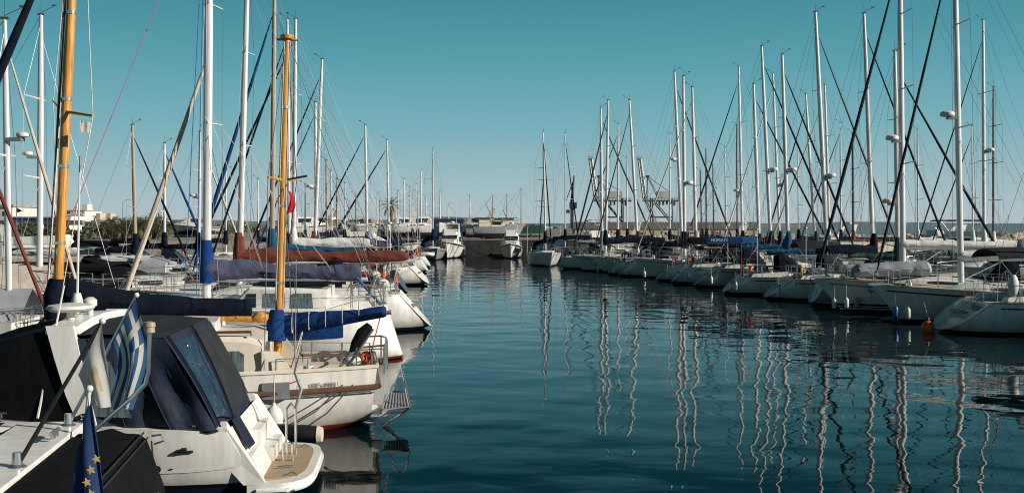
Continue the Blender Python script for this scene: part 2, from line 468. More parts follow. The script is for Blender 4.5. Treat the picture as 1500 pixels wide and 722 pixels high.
# ------------------------------------------------------------------ sailing yacht
def yacht(label, X, Y, rot, s, top, L=None, base=0.0, group=None, B=None, hm='white', fs=1.0, fb=1.3, rev=.75, tw=.72, rake=1.1,
          mastm='alu', mr=.12, zt=None, cover='navy', boom=True, jib='navy', jr=.07, spre=2, radar=None, bim=None, spray='navy',
          cabin=True, cove=None, rails=True, tent=None, boomside=-1, jibtop=.93, backstay=True, clutter=2, windows=2, seed=None, cat='sailboat',
          wheel=True, zdeck=0, hull_kw={}, boomz=None, coverh=(.55, .28), name='sailing_yacht', boomlen=None, rough_lines=True, stay=True, hw=None, ladder=False, lite=False, wr=1.0, collar=True, lump=.10, anchor=False):
    """s: mast foot measured from the stern; top: (local x, local y, z) of the masthead"""
    rnd = random.Random(seed if seed is not None else hash(label) % 1 + sum(map(ord, label)))
    L = L or max(8.5, min(14, s / .57))
    B = B or (L * .25 + .95)
    h = Hull(L, B, fs, fb, .5, rev, tw, rake, **hull_kw)
    root = thing(name, label, cat, (X, Y, base), rot, group)
    root['hull_length'] = L
    h.mesh().build('hull', HM[hm], root)
    h.deck().build('deck', M['deck'], root)
    tr = MB()
    for sd in (1, -1): tr.path(h.rail_pts(sd, -.015, .015, 0, 1), .028, 5)
    tr.build('toe_rail', M['alu'] if rnd.random() < .6 else M['teak'], root)
    if cove is None and rnd.random() < .6 and hm != 'three': cove = rnd.choice(['navy', 'grey', 'fblue', 'maroon'])
    if cove:
        cs = MB()
        for sd in (1, -1): h.patch(.14, .97, .86, .895, sd, .006, 18, cs, 1)
        cs.build('cove_stripe', M[cove], root)
    zdk = lambda x: h.edge(x)[1]
    hbk = lambda x: h.edge(x)[0]
    # coachroof
    ch = .36
    xa, xb = .34 * L, min(.74 * L, s + 1.9)
    if cabin:
        rings = []
        for i in range(13):
            u = i / 12; x = xa + (xb - xa) * u
            hh = ch * (1 - max(0, (u - .55) / .45) ** 2 * .86) * (1 if i else .98)
            w = min(hbk(x) - .42, B * .31) * (1 - .25 * u)
            z = zdk(x) - .04
            rings.append([(x, w, z), (x, w * .94, z + hh * .72), (x, w * .84, z + hh * .95), (x, w * .4, z + hh * 1.08), (x, 0, z + hh * 1.12),
                          (x, -w * .4, z + hh * 1.08), (x, -w * .84, z + hh * .95), (x, -w * .94, z + hh * .72), (x, -w, z)])
        MB().loft(rings, False, True).build('coachroof', M['gel'], root)
        for sd in (1, -1):
            for q in range(windows):
                u0, u1 = (.08 + q * .44 / windows * 1.6, .08 + (q * 1.6 + 1.2) * .44 / windows)
                g = []
                for i in range(5):
                    u = u0 + (u1 - u0) * i / 4; x = xa + (xb - xa) * u
                    hh = ch * (1 - max(0, (u - .55) / .45) ** 2 * .86)
                    w = min(hbk(x) - .42, B * .31) * (1 - .25 * u); z = zdk(x) - .04
                    f0, f1 = (.24, .62) if 0 < i < 4 else (.32, .56)
                    g.append([(x, sd * (w * (1 - .06 * f / .72) + .008), z + hh * f) for f in (f0, f1)])
                MB().sheet(g).build('cabin_window', M['glass'], root)
        if not lite:
            for q in (.35, .62):
                x = xa + (xb - xa) * q
                hh = ch * (1 - max(0, (q - .55) / .45) ** 2 * .86)
                MB().box((x, 0, zdk(x) - .02 + hh * 1.12), (.5, .5, .05)).build('deck_hatch', M['glass'], root)
        MB().box((xa - .012, 0, zdk(xa) + .12), (.02, .6, .5)).build('companionway_door', M['brownwood'], root)
    # cockpit
    for sd in (1, -1):
        ck = MB()
        pts = [(rev + .35, sd * hbk(rev + .5) * .72), (xa, sd * min(hbk(xa) - .4, B * .33))]
        ck.hexa([(pts[0][0], pts[0][1] - .12, fs - .05), (pts[1][0], pts[1][1] - .12, zdk(xa) - .05), (pts[1][0], pts[1][1] + .12, zdk(xa) - .05), (pts[0][0], pts[0][1] + .12, fs - .05)],
                [(pts[0][0] + .15, pts[0][1] - .08, fs + .18), (pts[1][0], pts[1][1] - .08, zdk(xa) + .3), (pts[1][0], pts[1][1] + .08, zdk(xa) + .3), (pts[0][0] + .15, pts[0][1] + .08, fs + .18)])
        ck.build('cockpit_coaming', M['gel'], root)
    if not lite:
        for sd in (1, -1):
            MB().lathe((xa - .9, sd * B * .29, zdk(xa) + .2), [(.1, 0), (.07, .06), (.07, .12), (.1, .16)], 10).build('winch', M['steel'], root)
    MB().sheet([[(rev + .3, -B * .2, fs + .026), (rev + .3, B * .2, fs + .026)], [(xa - .05, -B * .22, zdk(xa) + .026), (xa - .05, B * .22, zdk(xa) + .026)]]).build('cockpit_floor', M['teak'], root)
    if wheel:
        w_ = MB().ring((rev + 1.1, 0, fs + .62), .46, .018, 'x', 18, 5)
        for a in range(5): w_.tube((rev + 1.1, 0, fs + .62), (rev + 1.1, .46 * math.cos(a * 2 * PI / 5), fs + .62 + .46 * math.sin(a * 2 * PI / 5)), .01)
        w_.build('steering_wheel', M['steel'], root)
        MB().box((rev + 1.3, 0, fs + .4), (.16, .22, .8), taper=.7).build('binnacle', M['fwhite'], root)
    # mast
    foot = Vector((s, 0, zdk(s) + (.28 if cabin and xa < s < xb else 0)))
    foot.z += zdeck
    top = Vector(top)
    mt = foot.lerp(top, 0)
    pm = [foot.lerp(top, u) for u in (0, .3, .6, .85, 1)]
    MB().path(pm, [mr, mr, mr, mr * .85, mr * .62], 12, ry=[mr * .72] * 3 + [mr * .6, mr * .5]).build('mast', M[mastm], root)
    def at(u): return foot.lerp(top, u)
    # masthead gear
    g = MB()
    g.tube(top, top + Vector((.0, 0, .5)), .009); g.tube(top + Vector((0, 0, .08)), top + Vector((.45, 0, .3)), .011)
    g.box(top + Vector((.45, 0, .33)), (.16, .012, .055)); g.box(top + Vector((0, 0, .02)), (.22, .09, .06))
    g.build('wind_vane', M['aludark'], root)
    lines = []
    # spreaders and shrouds
    us = {0: [], 1: [.56], 2: [.42, .70], 3: [.33, .55, .77]}[spre]
    tips = []
    for u in us:
        c = at(u); w = B * (.30 - .06 * (u - .4))
        MB().path([c + Vector((-.18, -w, .05)), c, c + Vector((-.18, w, .05))], [.022, .035, .022], 5).build('spreader', M[mastm], root)
        tips.append((c, w))
    chain = B * .44
    lr = .0075
    for sd in (1, -1):
        pl = [Vector((s - .15, sd * min(chain, hbk(s - .15) - .06), zdk(s)))]
        for c, w in tips: pl.append(c + Vector((-.18, sd * w, .05)))
        pl.append(at(.97 if spre else .8))
        MB().path(pl, lr, 4).build('shroud', M['wire'], root)
        lo = us[0] if us else .6
        MB().tube((s - .75, sd * min(chain, hbk(s - .7) - .08), zdk(s)), at(lo - .01), lr, n=4).build('lower_shroud', M['wire'], root)
    bowp = h.pt(1, 1); bow = Vector((bowp.x - .12, 0, bowp.z + .05))
    jt = at(jibtop)
    if jib:
        a = bow + (jt - bow) * .035
        pts = [a.lerp(jt, u) for u in (0, .04, .3, .6, .9, .97)]
        MB().path(pts, [jr * .35, jr * .9, jr * 1.05, jr * .9, jr * .55, .02], 8).build('furled_jib', M[jib], root)
        MB().lathe((a.x, 0, a.z - .2), [(.09, 0), (.1, .03), (.05, .06), (.05, .16), (.1, .19), (.08, .22)], 10).build('furling_drum', M['steel'], root)
        tubes(root, 'forestay', M['wire'], [[bow, jt]], lr, 4)
    elif stay:
        tubes(root, 'forestay', M['wire'], [[bow, jt]], lr, 4)
    if backstay:
        sp = Vector((rev + .12, 0, fs + .02)); spl = sp.lerp(top, .2)
        tubes(root, 'backstay', M['wire'], [[(rev + .15, B * .26, fs), spl, top], [(rev + .15, -B * .26, fs), spl]], lr, 4)
    # halyards slapping the mast
    if rough_lines and not lite:
        tubes(root, 'halyard', M['rope'], [[foot + Vector((.16, .05, .2)), at(.5) + Vector((.17, .1, 0)), at(.98)]], .006, 4)
    # boom and cover
    if boom:
        bz = boomz or foot.z + .85
        be = boomlen or max(2.4, s - rev - 1.3)
        p0, p1 = Vector((s - .1, 0, bz)), Vector((s - be, boomside * rnd.uniform(-.15, .15), bz + rnd.uniform(-.05, .12)))
        MB().path([p0, p1], [.075, .065], 8).build('boom', M[mastm], root)
        if cover:
            canvas_roll(p0 + Vector((.24, 0, .02)), p1.lerp(p0, .04), coverh[0], coverh[1], .34, .2, rnd, lump=lump).build('sail_cover', M[cover], root)
            # collar of the cover round the mast
            if collar: MB().path([Vector((s - .05, 0, bz - .1)), Vector((s - .02, 0, bz + .3)), Vector((s, 0, bz + .8)), Vector((s, 0, bz + 1.15))], [.24, .25, .19, .145], 12, ry=[.2, .2, .16, .13]).build('cover_collar', M[cover if collar is True else collar], root)
        e = p1.lerp(p0, .1)
        if not lite: tubes(root, 'topping_lift', M['wire'], [[p1, at(.96)]], .006, 4)
        tubes(root, 'mainsheet', M['rope'], [[e, (e.x + .2, .12, fs + .3)], [e, (e.x + .15, -.12, fs + .3)]], .011, 4)
        if not lite:
            tubes(root, 'boom_vang', M['alu'], [[p0.lerp(p1, .28), foot + Vector((-.12, 0, .12))]], .028, 6)
            tubes(root, 'lazy_jack', M['rope'], [[p0.lerp(p1, .35) + Vector((0, q, .1)), at(.45)] for q in (.1, -.1)] + [[p0.lerp(p1, .8) + Vector((0, q, .1)), at(.45)] for q in (.1, -.1)], .004, 4)
    # rails
    if rails:
        for sd in (1, -1):
            gr = MB(); prev = None; x = rev + .9
            xs = []
            while x < L - 1.3: xs.append(x); x += 1.9
            tp = []
            for x in xs:
                yb_, zb_ = h.edge(x); a = Vector((x, sd * (yb_ - .07), zb_)); b_ = a + Vector((0, sd * .02, .62))
                gr.tube(a, b_, .013, n=5); tp.append(b_)
            if len(tp) > 1:
                gr.path(tp, .006, 4); gr.path([q - Vector((0, 0, .3)) for q in tp], .006, 4)
            gr.build('guard_rail', M['steel'], root)
        xs_ = [L - 1.35, L - .8, L - .15]
        pu = MB()
        pts = [Vector((x, h.edge(x)[0] - .06, h.edge(x)[1])) for x in xs_]
        hi = [p + Vector((.02, .02, .64)) for p in pts]; hi[-1] = Vector((L + .1, .12, h.fb + .68))
        rail = hi + [Vector((p.x, -p.y, p.z)) for p in hi[::-1]]
        pu.path(rail, .016, 6)
        mid = [p - Vector((0, 0, .32)) for p in hi[:2]]
        for sd in (1, -1):
            pu.path([Vector((p.x, sd * p.y, p.z)) for p in mid] + [Vector((hi[2].x - .1, sd * .1, hi[2].z - .3))], .011, 5)
            for a, b_ in zip(pts[:2], hi[:2]): pu.tube((a.x, sd * a.y, a.z), (b_.x, sd * b_.y, b_.z), .014)
            pu.tube((L - .3, sd * .1, h.fb), (L + .08, sd * .12, h.fb + .68), .014)
        pu.build('pulpit', M['steel'], root)
        ps = MB()
        xs_ = [rev + .95, rev + .15]
        q0 = [Vector((x, h.edge(x)[0] - .08, h.edge(x)[1])) for x in xs_]
        for sd in (1, -1):
            aa = [Vector((p.x, sd * p.y, p.z)) for p in q0]; top_ = [p + Vector((0, 0, .64)) for p in aa] + [Vector((rev + .08, sd * .45, fs + .66))]
            ps.path(top_, .016, 6); ps.path([p - Vector((0, 0, .32)) for p in top_], .011, 5)
            for a in aa: ps.tube(a, a + Vector((0, 0, .64)), .014)
            ps.tube((rev + .08, sd * .45, fs), (rev + .08, sd * .45, fs + .66), .014)
        ps.path([(rev + .08, .45, fs + .34), (rev + .06, 0, fs + .34), (rev + .08, -.45, fs + .34)], .011, 5)
        ps.build('pushpit', M['steel'], root)
    if radar:
        u, sd = radar[:2]
        c = at(u) + Vector((.42 * sd, 0, 0))
        rr = radar[2] if len(radar) > 2 else .29
        radome(root, (c.x, c.y, c.z), rr, rr * .8)
        MB().hexa([(c.x - .42 * sd, c.y - .1, c.z - .1), (c.x, c.y - .14, c.z - .1), (c.x, c.y + .14, c.z - .1), (c.x - .42 * sd, c.y + .1, c.z - .1)],
                  [(c.x - .42 * sd, c.y - .1, c.z - .02), (c.x, c.y - .14, c.z), (c.x, c.y + .14, c.z), (c.x - .42 * sd, c.y + .1, c.z - .02)]).build('radar_bracket', M['grey'], root)
    if spray:
        w = min(B * .64, 2.3)
        dome_canvas(xa - .45, xa + .95, w, w * .94, zdk(xa) + .28, zdk(xa) + .30, [.98, 1.02, .82, .42, .04]).build('sprayhood', M[spray], root)
        g = []
        for i in range(4):
            u = .55 + .35 * i / 3
            x = xa - .45 + 1.4 * u
            hh = .84 - (u - .5) * 1.62
            g.append([(x + .012, y * w * .36, zdk(xa) + .30 + hh * .96 + .012) for y in (-1, -.34, .34, 1)])
        MB().sheet(g).build('sprayhood_window', M['vinyl'], root)
    if bim:
        x0, x1 = rev + .3, rev + 2.5
        w = B * .72; zb = fs + 1.75
        rings = []
        for i in range(7):
            u = i / 6; x = x0 + (x1 - x0) * u
            rings.append([(x, w / 2 * math.sin(a), zb - .38 + .42 * math.cos(a) + .06 * math.sin(PI * u) + .12) for a in [(-1 + 2 * j / 10) * 1.45 for j in range(11)]])
        MB().sheet(rings).build('bimini', M[bim], root)
        fr = MB()
        for x in (x0 + .02, (x0 + x1) / 2, x1 - .02):
            for sd in (1, -1): fr.path([((x0 + x1) / 2, sd * (hbk(rev + 1.3) - .12), fs), (x, sd * w / 2, zb - .2)], .014, 5)
        fr.build('bimini_frame', M['steel'], root)
    if tent:
        # boom tent: ridged canvas over the boom
        bz = (boomz or foot.z + .85) + .25; rings = []
        n = 9
        for i in range(n):
            u = i / (n - 1); x = s + .6 - (s - rev - .5) * u
            sg = -.10 * math.sin(PI * 4 * u) ** 2
            yb_ = h.edge(max(rev + .2, x))[0] * .95; zb_ = h.edge(max(rev + .2, x))[1] + .32
            rings.append([(x, yb_, zb_), (x, yb_ * .66, zb_ + (bz - zb_) * .42 + sg), (x, yb_ * .3, zb_ + (bz - zb_) * .76 + sg), (x, 0, bz),
                          (x, -yb_ * .3, zb_ + (bz - zb_) * .76 + sg), (x, -yb_ * .66, zb_ + (bz - zb_) * .42 + sg), (x, -yb_, zb_)])
        MB().sheet(rings).build('boom_tent', M[tent], root)
    if ladder:
        ld = MB()
        for sd in (.16, -.16): ld.tube((.12, sd - .25, .25), (rev * .98 - .04, sd - .25, fs + .15), .014)
        for k in range(5):
            u = .1 + k * .2; ld.tube((.12 + (rev * .98 - .16) * u, -.09, .25 + (fs - .1) * u), (.12 + (rev * .98 - .16) * u, -.41, .25 + (fs - .1) * u), .014)
        ld.build('boarding_ladder', M['steel'], root)
    if rev >= .9:
        # scooped transom: raised rim, inset panel and a step
        rp = [h.pt(0, f, 1) + Vector((-.012, 0, 0)) for f in h.FS[::-1]] + [h.pt(0, f, -1) + Vector((-.012, 0, 0)) for f in h.FS[1:]]
        MB().path(rp, .032, 6).build('transom_rim', M['gel'], root)
        g_ = [[h.pt(0, f, 1) * 1 for f in (.40, .55, .7, .85, .93)], []]
        row = []
        for f in (.42, .55, .7, .85, .93):
            e_ = h.pt(0, f, 1); row.append([(e_.x - .014, e_.y * u, e_.z) for u in (.72, .3, -.3, -.72)])
        MB().sheet(row).build('transom_panel', M['deck'], root)
        e_ = h.pt(0, .62, 1); MB().box((e_.x - .10, 0, e_.z), (.26, e_.y * .9, .05)).build('transom_step', M['teak'], root)
    if anchor:
        an = MB(); bz_ = h.fb
        an.path([(L - .5, .1, bz_ + .08), (L + .12, .1, bz_ + .05), (L + .22, .1, bz_ - .12)], .035, 6)
        an.add([(L + .22, .1, bz_ - .12), (L - .05, .32, bz_ - .22), (L + .05, .1, bz_ - .38), (L - .05, -.12, bz_ - .22)], [(0, 1, 2), (0, 2, 3), (1, 2, 3)])
        an.build('anchor', M['grey'], root)
        MB().box((L - .3, .1, bz_ + .03), (.9, .16, .07)).build('bow_roller', M['steel'], root)
        MB().lathe((L - 1.5, 0, bz_ - .02), [(.14, 0), (.14, .12), (.09, .16), (.13, .24)], 12).build('windlass', M['steel'], root)
    # small gear about the stern
    kinds = ['buoy', 'motor', 'raft', 'pole', 'bag', 'reel', 'bag', 'reel']
    rnd.shuffle(kinds)
    for q in range(min(clutter, 8)):
        kind = kinds[q]
        sd = rnd.choice((1, -1)); x = rev + rnd.uniform(.15, .7); y = sd * (hbk(x) - .12)
        if kind == 'buoy':
            MB().ring((x - .04, y * .75, fs + .45), .26, .065, 'x', 14, 6, -.9, PI + .9).build('horseshoe_buoy', M[rnd.choice(['yellow', 'orange', 'fwhite', 'fwhite'])], root)
        elif kind == 'motor':
            mo = MB().box((x, y, fs + .62), (.24, .26, .34), taper=.8); mo.tube((x - .05, y, fs + .45), (x - .12, y, fs - .25), .05, .035, 8); mo.box((x - .15, y, fs - .2), (.22, .04, .12))
            mo.build('outboard_motor', M['black'], root)
        elif kind == 'raft':
            MB().ell((x + .5, 0, fs + .35), (.28, .42, .2), 10, 6).build('liferaft', M['fwhite'], root)
        elif kind == 'pole':
            MB().path([(x, y, fs), (x, y, fs + 2.6)], .018, 6).build('antenna_pole', M['alu'], root)
            MB().ell((x, y, fs + 2.65), (.09, .09, .06), 8, 6).build('antenna', M['fwhite'], root)
        elif kind == 'bag':
            canvas_roll((x + .5, y * .7, fs + .3), (x + 1.3, y * .75, fs + .3), .3, .28, .3, .26, rnd, 6, 8, .15).build('gear_bag', M[rnd.choice(['navy', 'greyc', 'maroon', 'blue'])], root)
        else:
            MB().lathe((x, y * .8, fs + .35), [(.17, 0), (.17, .03), (.09, .05), (.09, .22), (.17, .24), (.17, .27)], 10).build('line_reel', M[rnd.choice(['blue', 'grey', 'orange'])], root)
    return root, h

# ------------------------------------------------------------------ motor yacht
def motoryacht(label, X, Y, rot, L=11, B=3.8, base=0.0, fly=True, fs=1.1, fb=1.9, canvas='charcoal', hm='white', group=None, rad=True, name='motor_yacht', mastpole=True, cat='motorboat', clear=False):
    h = Hull(L, B, fs, fb, .5, -.1, .92, 1.6, .03, 1.6, -.2, 2.6, .35)
    root = thing(name, label, cat, (X, Y, base), rot, group)
    h.mesh().build('hull', HM[hm], root)
    h.deck(.04).build('deck', M['deck'], root)
    rr = MB()
    for sd in (1, -1): rr.path(h.rail_pts(sd, .01, -.12), .04, 5)
    rr.build('rubbing_strake', M['black'], root)
    zd = lambda x: h.edge(x)[1]
    W = B * .38
    xa, xb = L * .22, L * .72
    # deckhouse with raked windscreen
    def sec(x, w, z0, z1): return [(x, w, z0), (x, w * .9, z1 - .12), (x, w * .78, z1), (x, -w * .78, z1), (x, -w * .9, z1 - .12), (x, -w, z0)]
    z1 = fs + 1.45
    MB().loft([sec(xa, W, fs - .05, z1), sec(xb - 1.6, W * .97, zd(xb - 1.6) - .05, z1), sec(xb - .5, W * .86, zd(xb - .5) - .05, zd(xb) + .42), sec(xb + .6, W * .6, zd(xb + .6) - .05, zd(xb + .6) + .16)], False, True).build('deckhouse', M['gel'], root)
    for sd in (1, -1):
        MB().sheet([[(xa + .5, sd * (W * .965 + .01), fs + .62), (xa + .5, sd * (W * .915 + .01), z1 - .22)],
                    [(xb - 2.0, sd * (W * .945 + .01), fs + .72), (xb - 1.8, sd * (W * .89 + .01), z1 - .22)]]).build('side_window', M['glass'], root)
    MB().sheet([[(xb - .62, y * W * .78, zd(xb) + .52) for y in (-1, -.35, .35, 1)], [(xb - 1.52, y * W * .8, z1 - .02) for y in (-1, -.35, .35, 1)]]).build('windscreen', M['glass'], root)
    MB().box((xa - .012, 0, fs + .62), (.02, W * 1.5, 1.1)).build('saloon_door', M['glass'], root)
    if fly:
        z2 = z1 + .62
        fw = MB()
        fw.loft([[(xa - .9, W * .8, z1 + .01), (xa - .9, W * .82, z1 + .12), (xa - .9, -W * .82, z1 + .12), (xa - .9, -W * .8, z1 + .01)], [(xb - 2.2, W * .8, z1 + .01), (xb - 2.2, W * .82, z1 + .12), (xb - 2.2, -W * .82, z1 + .12), (xb - 2.2, -W * .8, z1 + .01)]])
        for sd in (1, -1): fw.hexa([(xa, sd * W * .8, z1 + .12), (xb - 2.3, sd * W * .8, z1 + .12), (xb - 2.3, sd * W * .7, z1 + .12), (xa, sd * W * .7, z1 + .12)],
                                   [(xa + .3, sd * W * .8, z2 - .1), (xb - 2.1, sd * W * .78, z2), (xb - 2.1, sd * W * .7, z2), (xa + .3, sd * W * .7, z2 - .1)])
        fw.hexa([(xb - 2.32, W * .78, z1 + .12), (xb - 1.9, W * .6, z1), (xb - 1.9, -W * .6, z1), (xb - 2.32, -W * .78, z1 + .12)], [(xb - 2.5, W * .7, z2), (xb - 2.3, W * .6, z2 + .05), (xb - 2.3, -W * .6, z2 + .05), (xb - 2.5, -W * .7, z2)])
        fw.build('flybridge', M['gel'], root)
        if canvas:
            rings = []
            for i in range(6):
                u = i / 5; x = xa + .3 + (xb - xa - 2.9) * u
                rings.append([(x, W * .78 * math.sin(a), z2 + 1.0 + .22 * math.cos(a)) for a in [(-1 + 2 * j / 8) * 1.4 for j in range(9)]])
            MB().sheet(rings).build('bimini', M[canvas], root)
            fr = MB()
            for x in (xa + .35, xb - 2.7):
                for sd in (1, -1): fr.path([((xa + xb) / 2 - 1, sd * W * .75, z2 - .15), (x, sd * W * .77, z2 + 1.03)], .018, 5)
            fr.path([(xa + .35, -W * .77, z2 + 1.03), (xa + .35, 0, z2 + 1.23), (xa + .35, W * .77, z2 + 1.03)], .018, 5)
            fr.path([((xa + xb) / 2 - 1, -W * .75, z2 - .15), ((xa + xb) / 2 - 1, W * .75, z2 - .15)], .018, 5)
            fr.build('bimini_frame', M['steel'], root)
    arch = MB()
    for sd in (1, -1): arch.hexa([(xa + .1, sd * W * .84, z1), (xa + .7, sd * W * .84, z1), (xa + .7, sd * W * .74, z1), (xa + .1, sd * W * .74, z1)],
                                 [(xa - .4, sd * W * .7, z1 + 1.25), (xa, sd * W * .7, z1 + 1.25), (xa, sd * W * .6, z1 + 1.25), (xa - .4, sd * W * .6, z1 + 1.25)])
    arch.box((xa - .2, 0, z1 + 1.29), (.5, W * 1.44, .1))
    arch.build('radar_arch', M['gel'], root)
    if rad: radome(root, (xa - .2, 0, z1 + 1.35), .3, .24)
    if mastpole: MB().path([(xa - .3, W * .4, z1 + 1.34), (xa - .5, W * .4, z1 + 3.6)], [.018, .01], 5).build('antenna', M['fwhite'], root)
    ra = MB()
    tp = []
    for x in [L * .45 + i * (L * .55 - .1) / 6 for i in range(7)]:
        y, z = h.edge(min(x, L - .12)); tp.append(Vector((min(x, L - .05), max(.02, y - .08), z)))
    for sd in (1, -1):
        pts = [Vector((p.x, sd * p.y, p.z + .62)) for p in tp]
        ra.path(pts, .018, 5); ra.path([p - Vector((0, 0, .3)) for p in pts], .01, 4)
        for p in pts: ra.tube(p - Vector((0, 0, .62)), p, .013, n=5)
    ra.build('bow_rail', M['steel'], root)
    pf = MB(); pf.box((-.35, 0, .32), (.8, B * .84, .1)); pf.build('swim_platform', M['teak'], root)
    return root, h

# ------------------------------------------------------------------ low boat under a canvas cockpit enclosure
def covered_boat(label, X, Y, rot, L=8.5, B=3.0, tent='blackc', roof='whitec', top=2.2, group=None, hm='white', seed=1):
    rnd = random.Random(seed)
    h = Hull(L, B, 1.0, 1.25, .45, .3, .85, 1.2, .02, 1.2, -.1, 2.4, .35)
    root = thing('covered_motorboat', label, 'motorboat', (X, Y, 0), rot, group)
    h.mesh().build('hull', HM[hm], root); h.deck(.03).build('deck', M['deck'], root)
    xa, xb = .5, L * .58
    rings = []
    for i in range(9):
        u = i / 8; x = xa + (xb - xa) * u; w = h.edge(x)[0] * .9; z0 = h.edge(x)[1]
        zt = top - .06 - .5 * max(0, u - .75) * 2.4; s_ = .04 * math.sin(i * 2.2)
        rings.append([(x, w + s_, z0), (x, w * .95 - s_, z0 + (zt - z0) * .55), (x, w * .82, zt - .04), (x, w * .4, zt), (x, -w * .4, zt), (x, -w * .82, zt - .04), (x, -w * .95 + s_, z0 + (zt - z0) * .55), (x, -w, z0)])
    MB().loft(rings, False, True).build('cockpit_enclosure', M[tent], root)
    g = []
    for i in range(7):
        u = i / 6; x = xa - .25 + (xb - xa) * .86 * u; w = B * .44
        g.append([(x, w * v, top + .02 - .10 * abs(v) ** 3 + rnd.uniform(-.025, .025)) for v in (-1.04, -.75, -.35, 0, .35, .75, 1.04)])
    rf = MB().sheet(g); rf.sheet([[(p[0], p[1], p[2] - .07 if abs(p[1]) > B * .44 else p[2] - .01) for p in r_] for r_ in g]); rf.sheet([[r_[-1] for r_ in g], [(r_[-1][0], r_[-1][1] + .01, r_[-1][2] - .16) for r_ in g]]); rf.sheet([[r_[0] for r_ in g], [(r_[0][0], r_[0][1] - .01, r_[0][2] - .16) for r_ in g]])
    rf.build('awning', M[roof], root)
    MB().loft([[(xb - .1, y * B * .36, h.edge(xb)[1] + z) for y, z in ((-1, 0), (-.9, .5), (.9, .5), (1, 0))], [(L * .8, y * B * .2, h.edge(L * .8)[1] + z) for y, z in ((-1, 0), (-.9, .14), (.9, .14), (1, 0))]], False, True).build('foredeck_cabin', M['gel'], root)
    for sd in (1, -1): MB().path([(xb + .4, sd * B * .335, h.edge(xb)[1] + .25), (xb + 1.3, sd * B * .28, h.edge(xb)[1] + .22)], .09, 8, ry=.02).build('cabin_window', M['glass'], root)
    ra = MB(); pts = [Vector((x, h.edge(x)[0] - .06, h.edge(x)[1])) for x in (xb + .2, L * .75, L * .9, L - .15)]
    rail = [p + Vector((0, 0, .55)) for p in pts]; ra.path(rail + [Vector((p.x, -p.y, p.z)) for p in rail[::-1]], .016, 5)
    for p in pts:
        for sd in (1, -1): ra.tube((p.x, sd * p.y, p.z), (p.x, sd * p.y, p.z + .55), .012)
    ra.build('bow_rail', M['steel'], root)
    for x in (xa + .3, xb - .6):
        MB().path([(x, B * .43, h.edge(x)[1]), (x + .1, B * .44, top - .1)], .018, 5).build('awning_pole', M['steel'], root)
    mo = MB().box((-.2, .3, .95), (.3, .34, .5), taper=.8); mo.tube((-.22, .3, .75), (-.3, .3, -.2), .08, .05, 8)
    mo.build('outboard_motor', M['black'], root)
    return root
# ------------------------------------------------------------------ setting: water, land, hills
def structure(o): o['kind'] = 'structure'; return o

wm = bpy.data.materials.new('harbour_water'); wm.use_nodes = True
nt = wm.node_tree; b = nt.nodes['Principled BSDF']
b.inputs['Base Color'].default_value = (.0004, .006, .009, 1)
b.inputs['Roughness'].default_value = .015
b.inputs['IOR'].default_value = 1.25
tc = nt.nodes.new('ShaderNodeTexCoord')
def wnoise(scale, detail, sx, sy, rot, dist=0.0, rough=.5):
    mp = nt.nodes.new('ShaderNodeMapping'); mp.inputs['Scale'].default_value = (sx, sy, 1); mp.inputs['Rotation'].default_value = (0, 0, rot)
    n = nt.nodes.new('ShaderNodeTexNoise'); n.noise_dimensions = '2D'
    n.inputs['Scale'].default_value = scale; n.inputs['Detail'].default_value = detail; n.inputs['Roughness'].default_value = rough
    n.inputs['Distortion'].default_value = dist
    nt.links.new(tc.outputs['Object'], mp.inputs[0]); nt.links.new(mp.outputs[0], n.inputs['Vector'])
    return n.outputs['Fac']
def wmath(op, a, v):
    n = nt.nodes.new('ShaderNodeMath'); n.operation = op
    for k, q in ((0, a), (1, v)):
        if isinstance(q, (int, float)): n.inputs[k].default_value = q
        else: nt.links.new(q, n.inputs[k])
    return n.outputs[0]
W1, W2, W3 = .036, .0040, .0006
big = wmath('MULTIPLY', wnoise(.42, 1.0, 1.0, 1.15, .25), W1)
mid = wmath('MULTIPLY', wnoise(1.6, 1.5, .85, 1.2, -.2, .2), W2)
patch = wnoise(.06, 2.0, .6, 1.6, .1)
pr = nt.nodes.new('ShaderNodeMapRange'); pr.inputs['From Min'].default_value = .42; pr.inputs['From Max'].default_value = .62
nt.links.new(patch, pr.inputs['Value'])
fine = wmath('MULTIPLY', wmath('MULTIPLY', wnoise(7.0, 2.0, .7, 1.3, .3), W3), pr.outputs[0])
hgt = wmath('ADD', wmath('ADD', big, mid), fine)
bp = nt.nodes.new('ShaderNodeBump'); bp.inputs['Strength'].default_value = 1; bp.inputs['Distance'].default_value = 1
nt.links.new(hgt, bp.inputs['Height']); nt.links.new(bp.outputs[0], b.inputs['Normal'])
structure(MB().add([(-20000, -200, 0), (20000, -200, 0), (20000, 40000, 0), (-20000, 40000, 0)], [(0, 1, 2, 3)]).build('water', wm, smooth=False))
structure(MB().add([(-20000, -250, -6), (20000, -250, -6), (20000, 40000, -6), (-20000, 40000, -6)], [(0, 1, 2, 3)]).build('seabed', M['darkwall'], smooth=False))

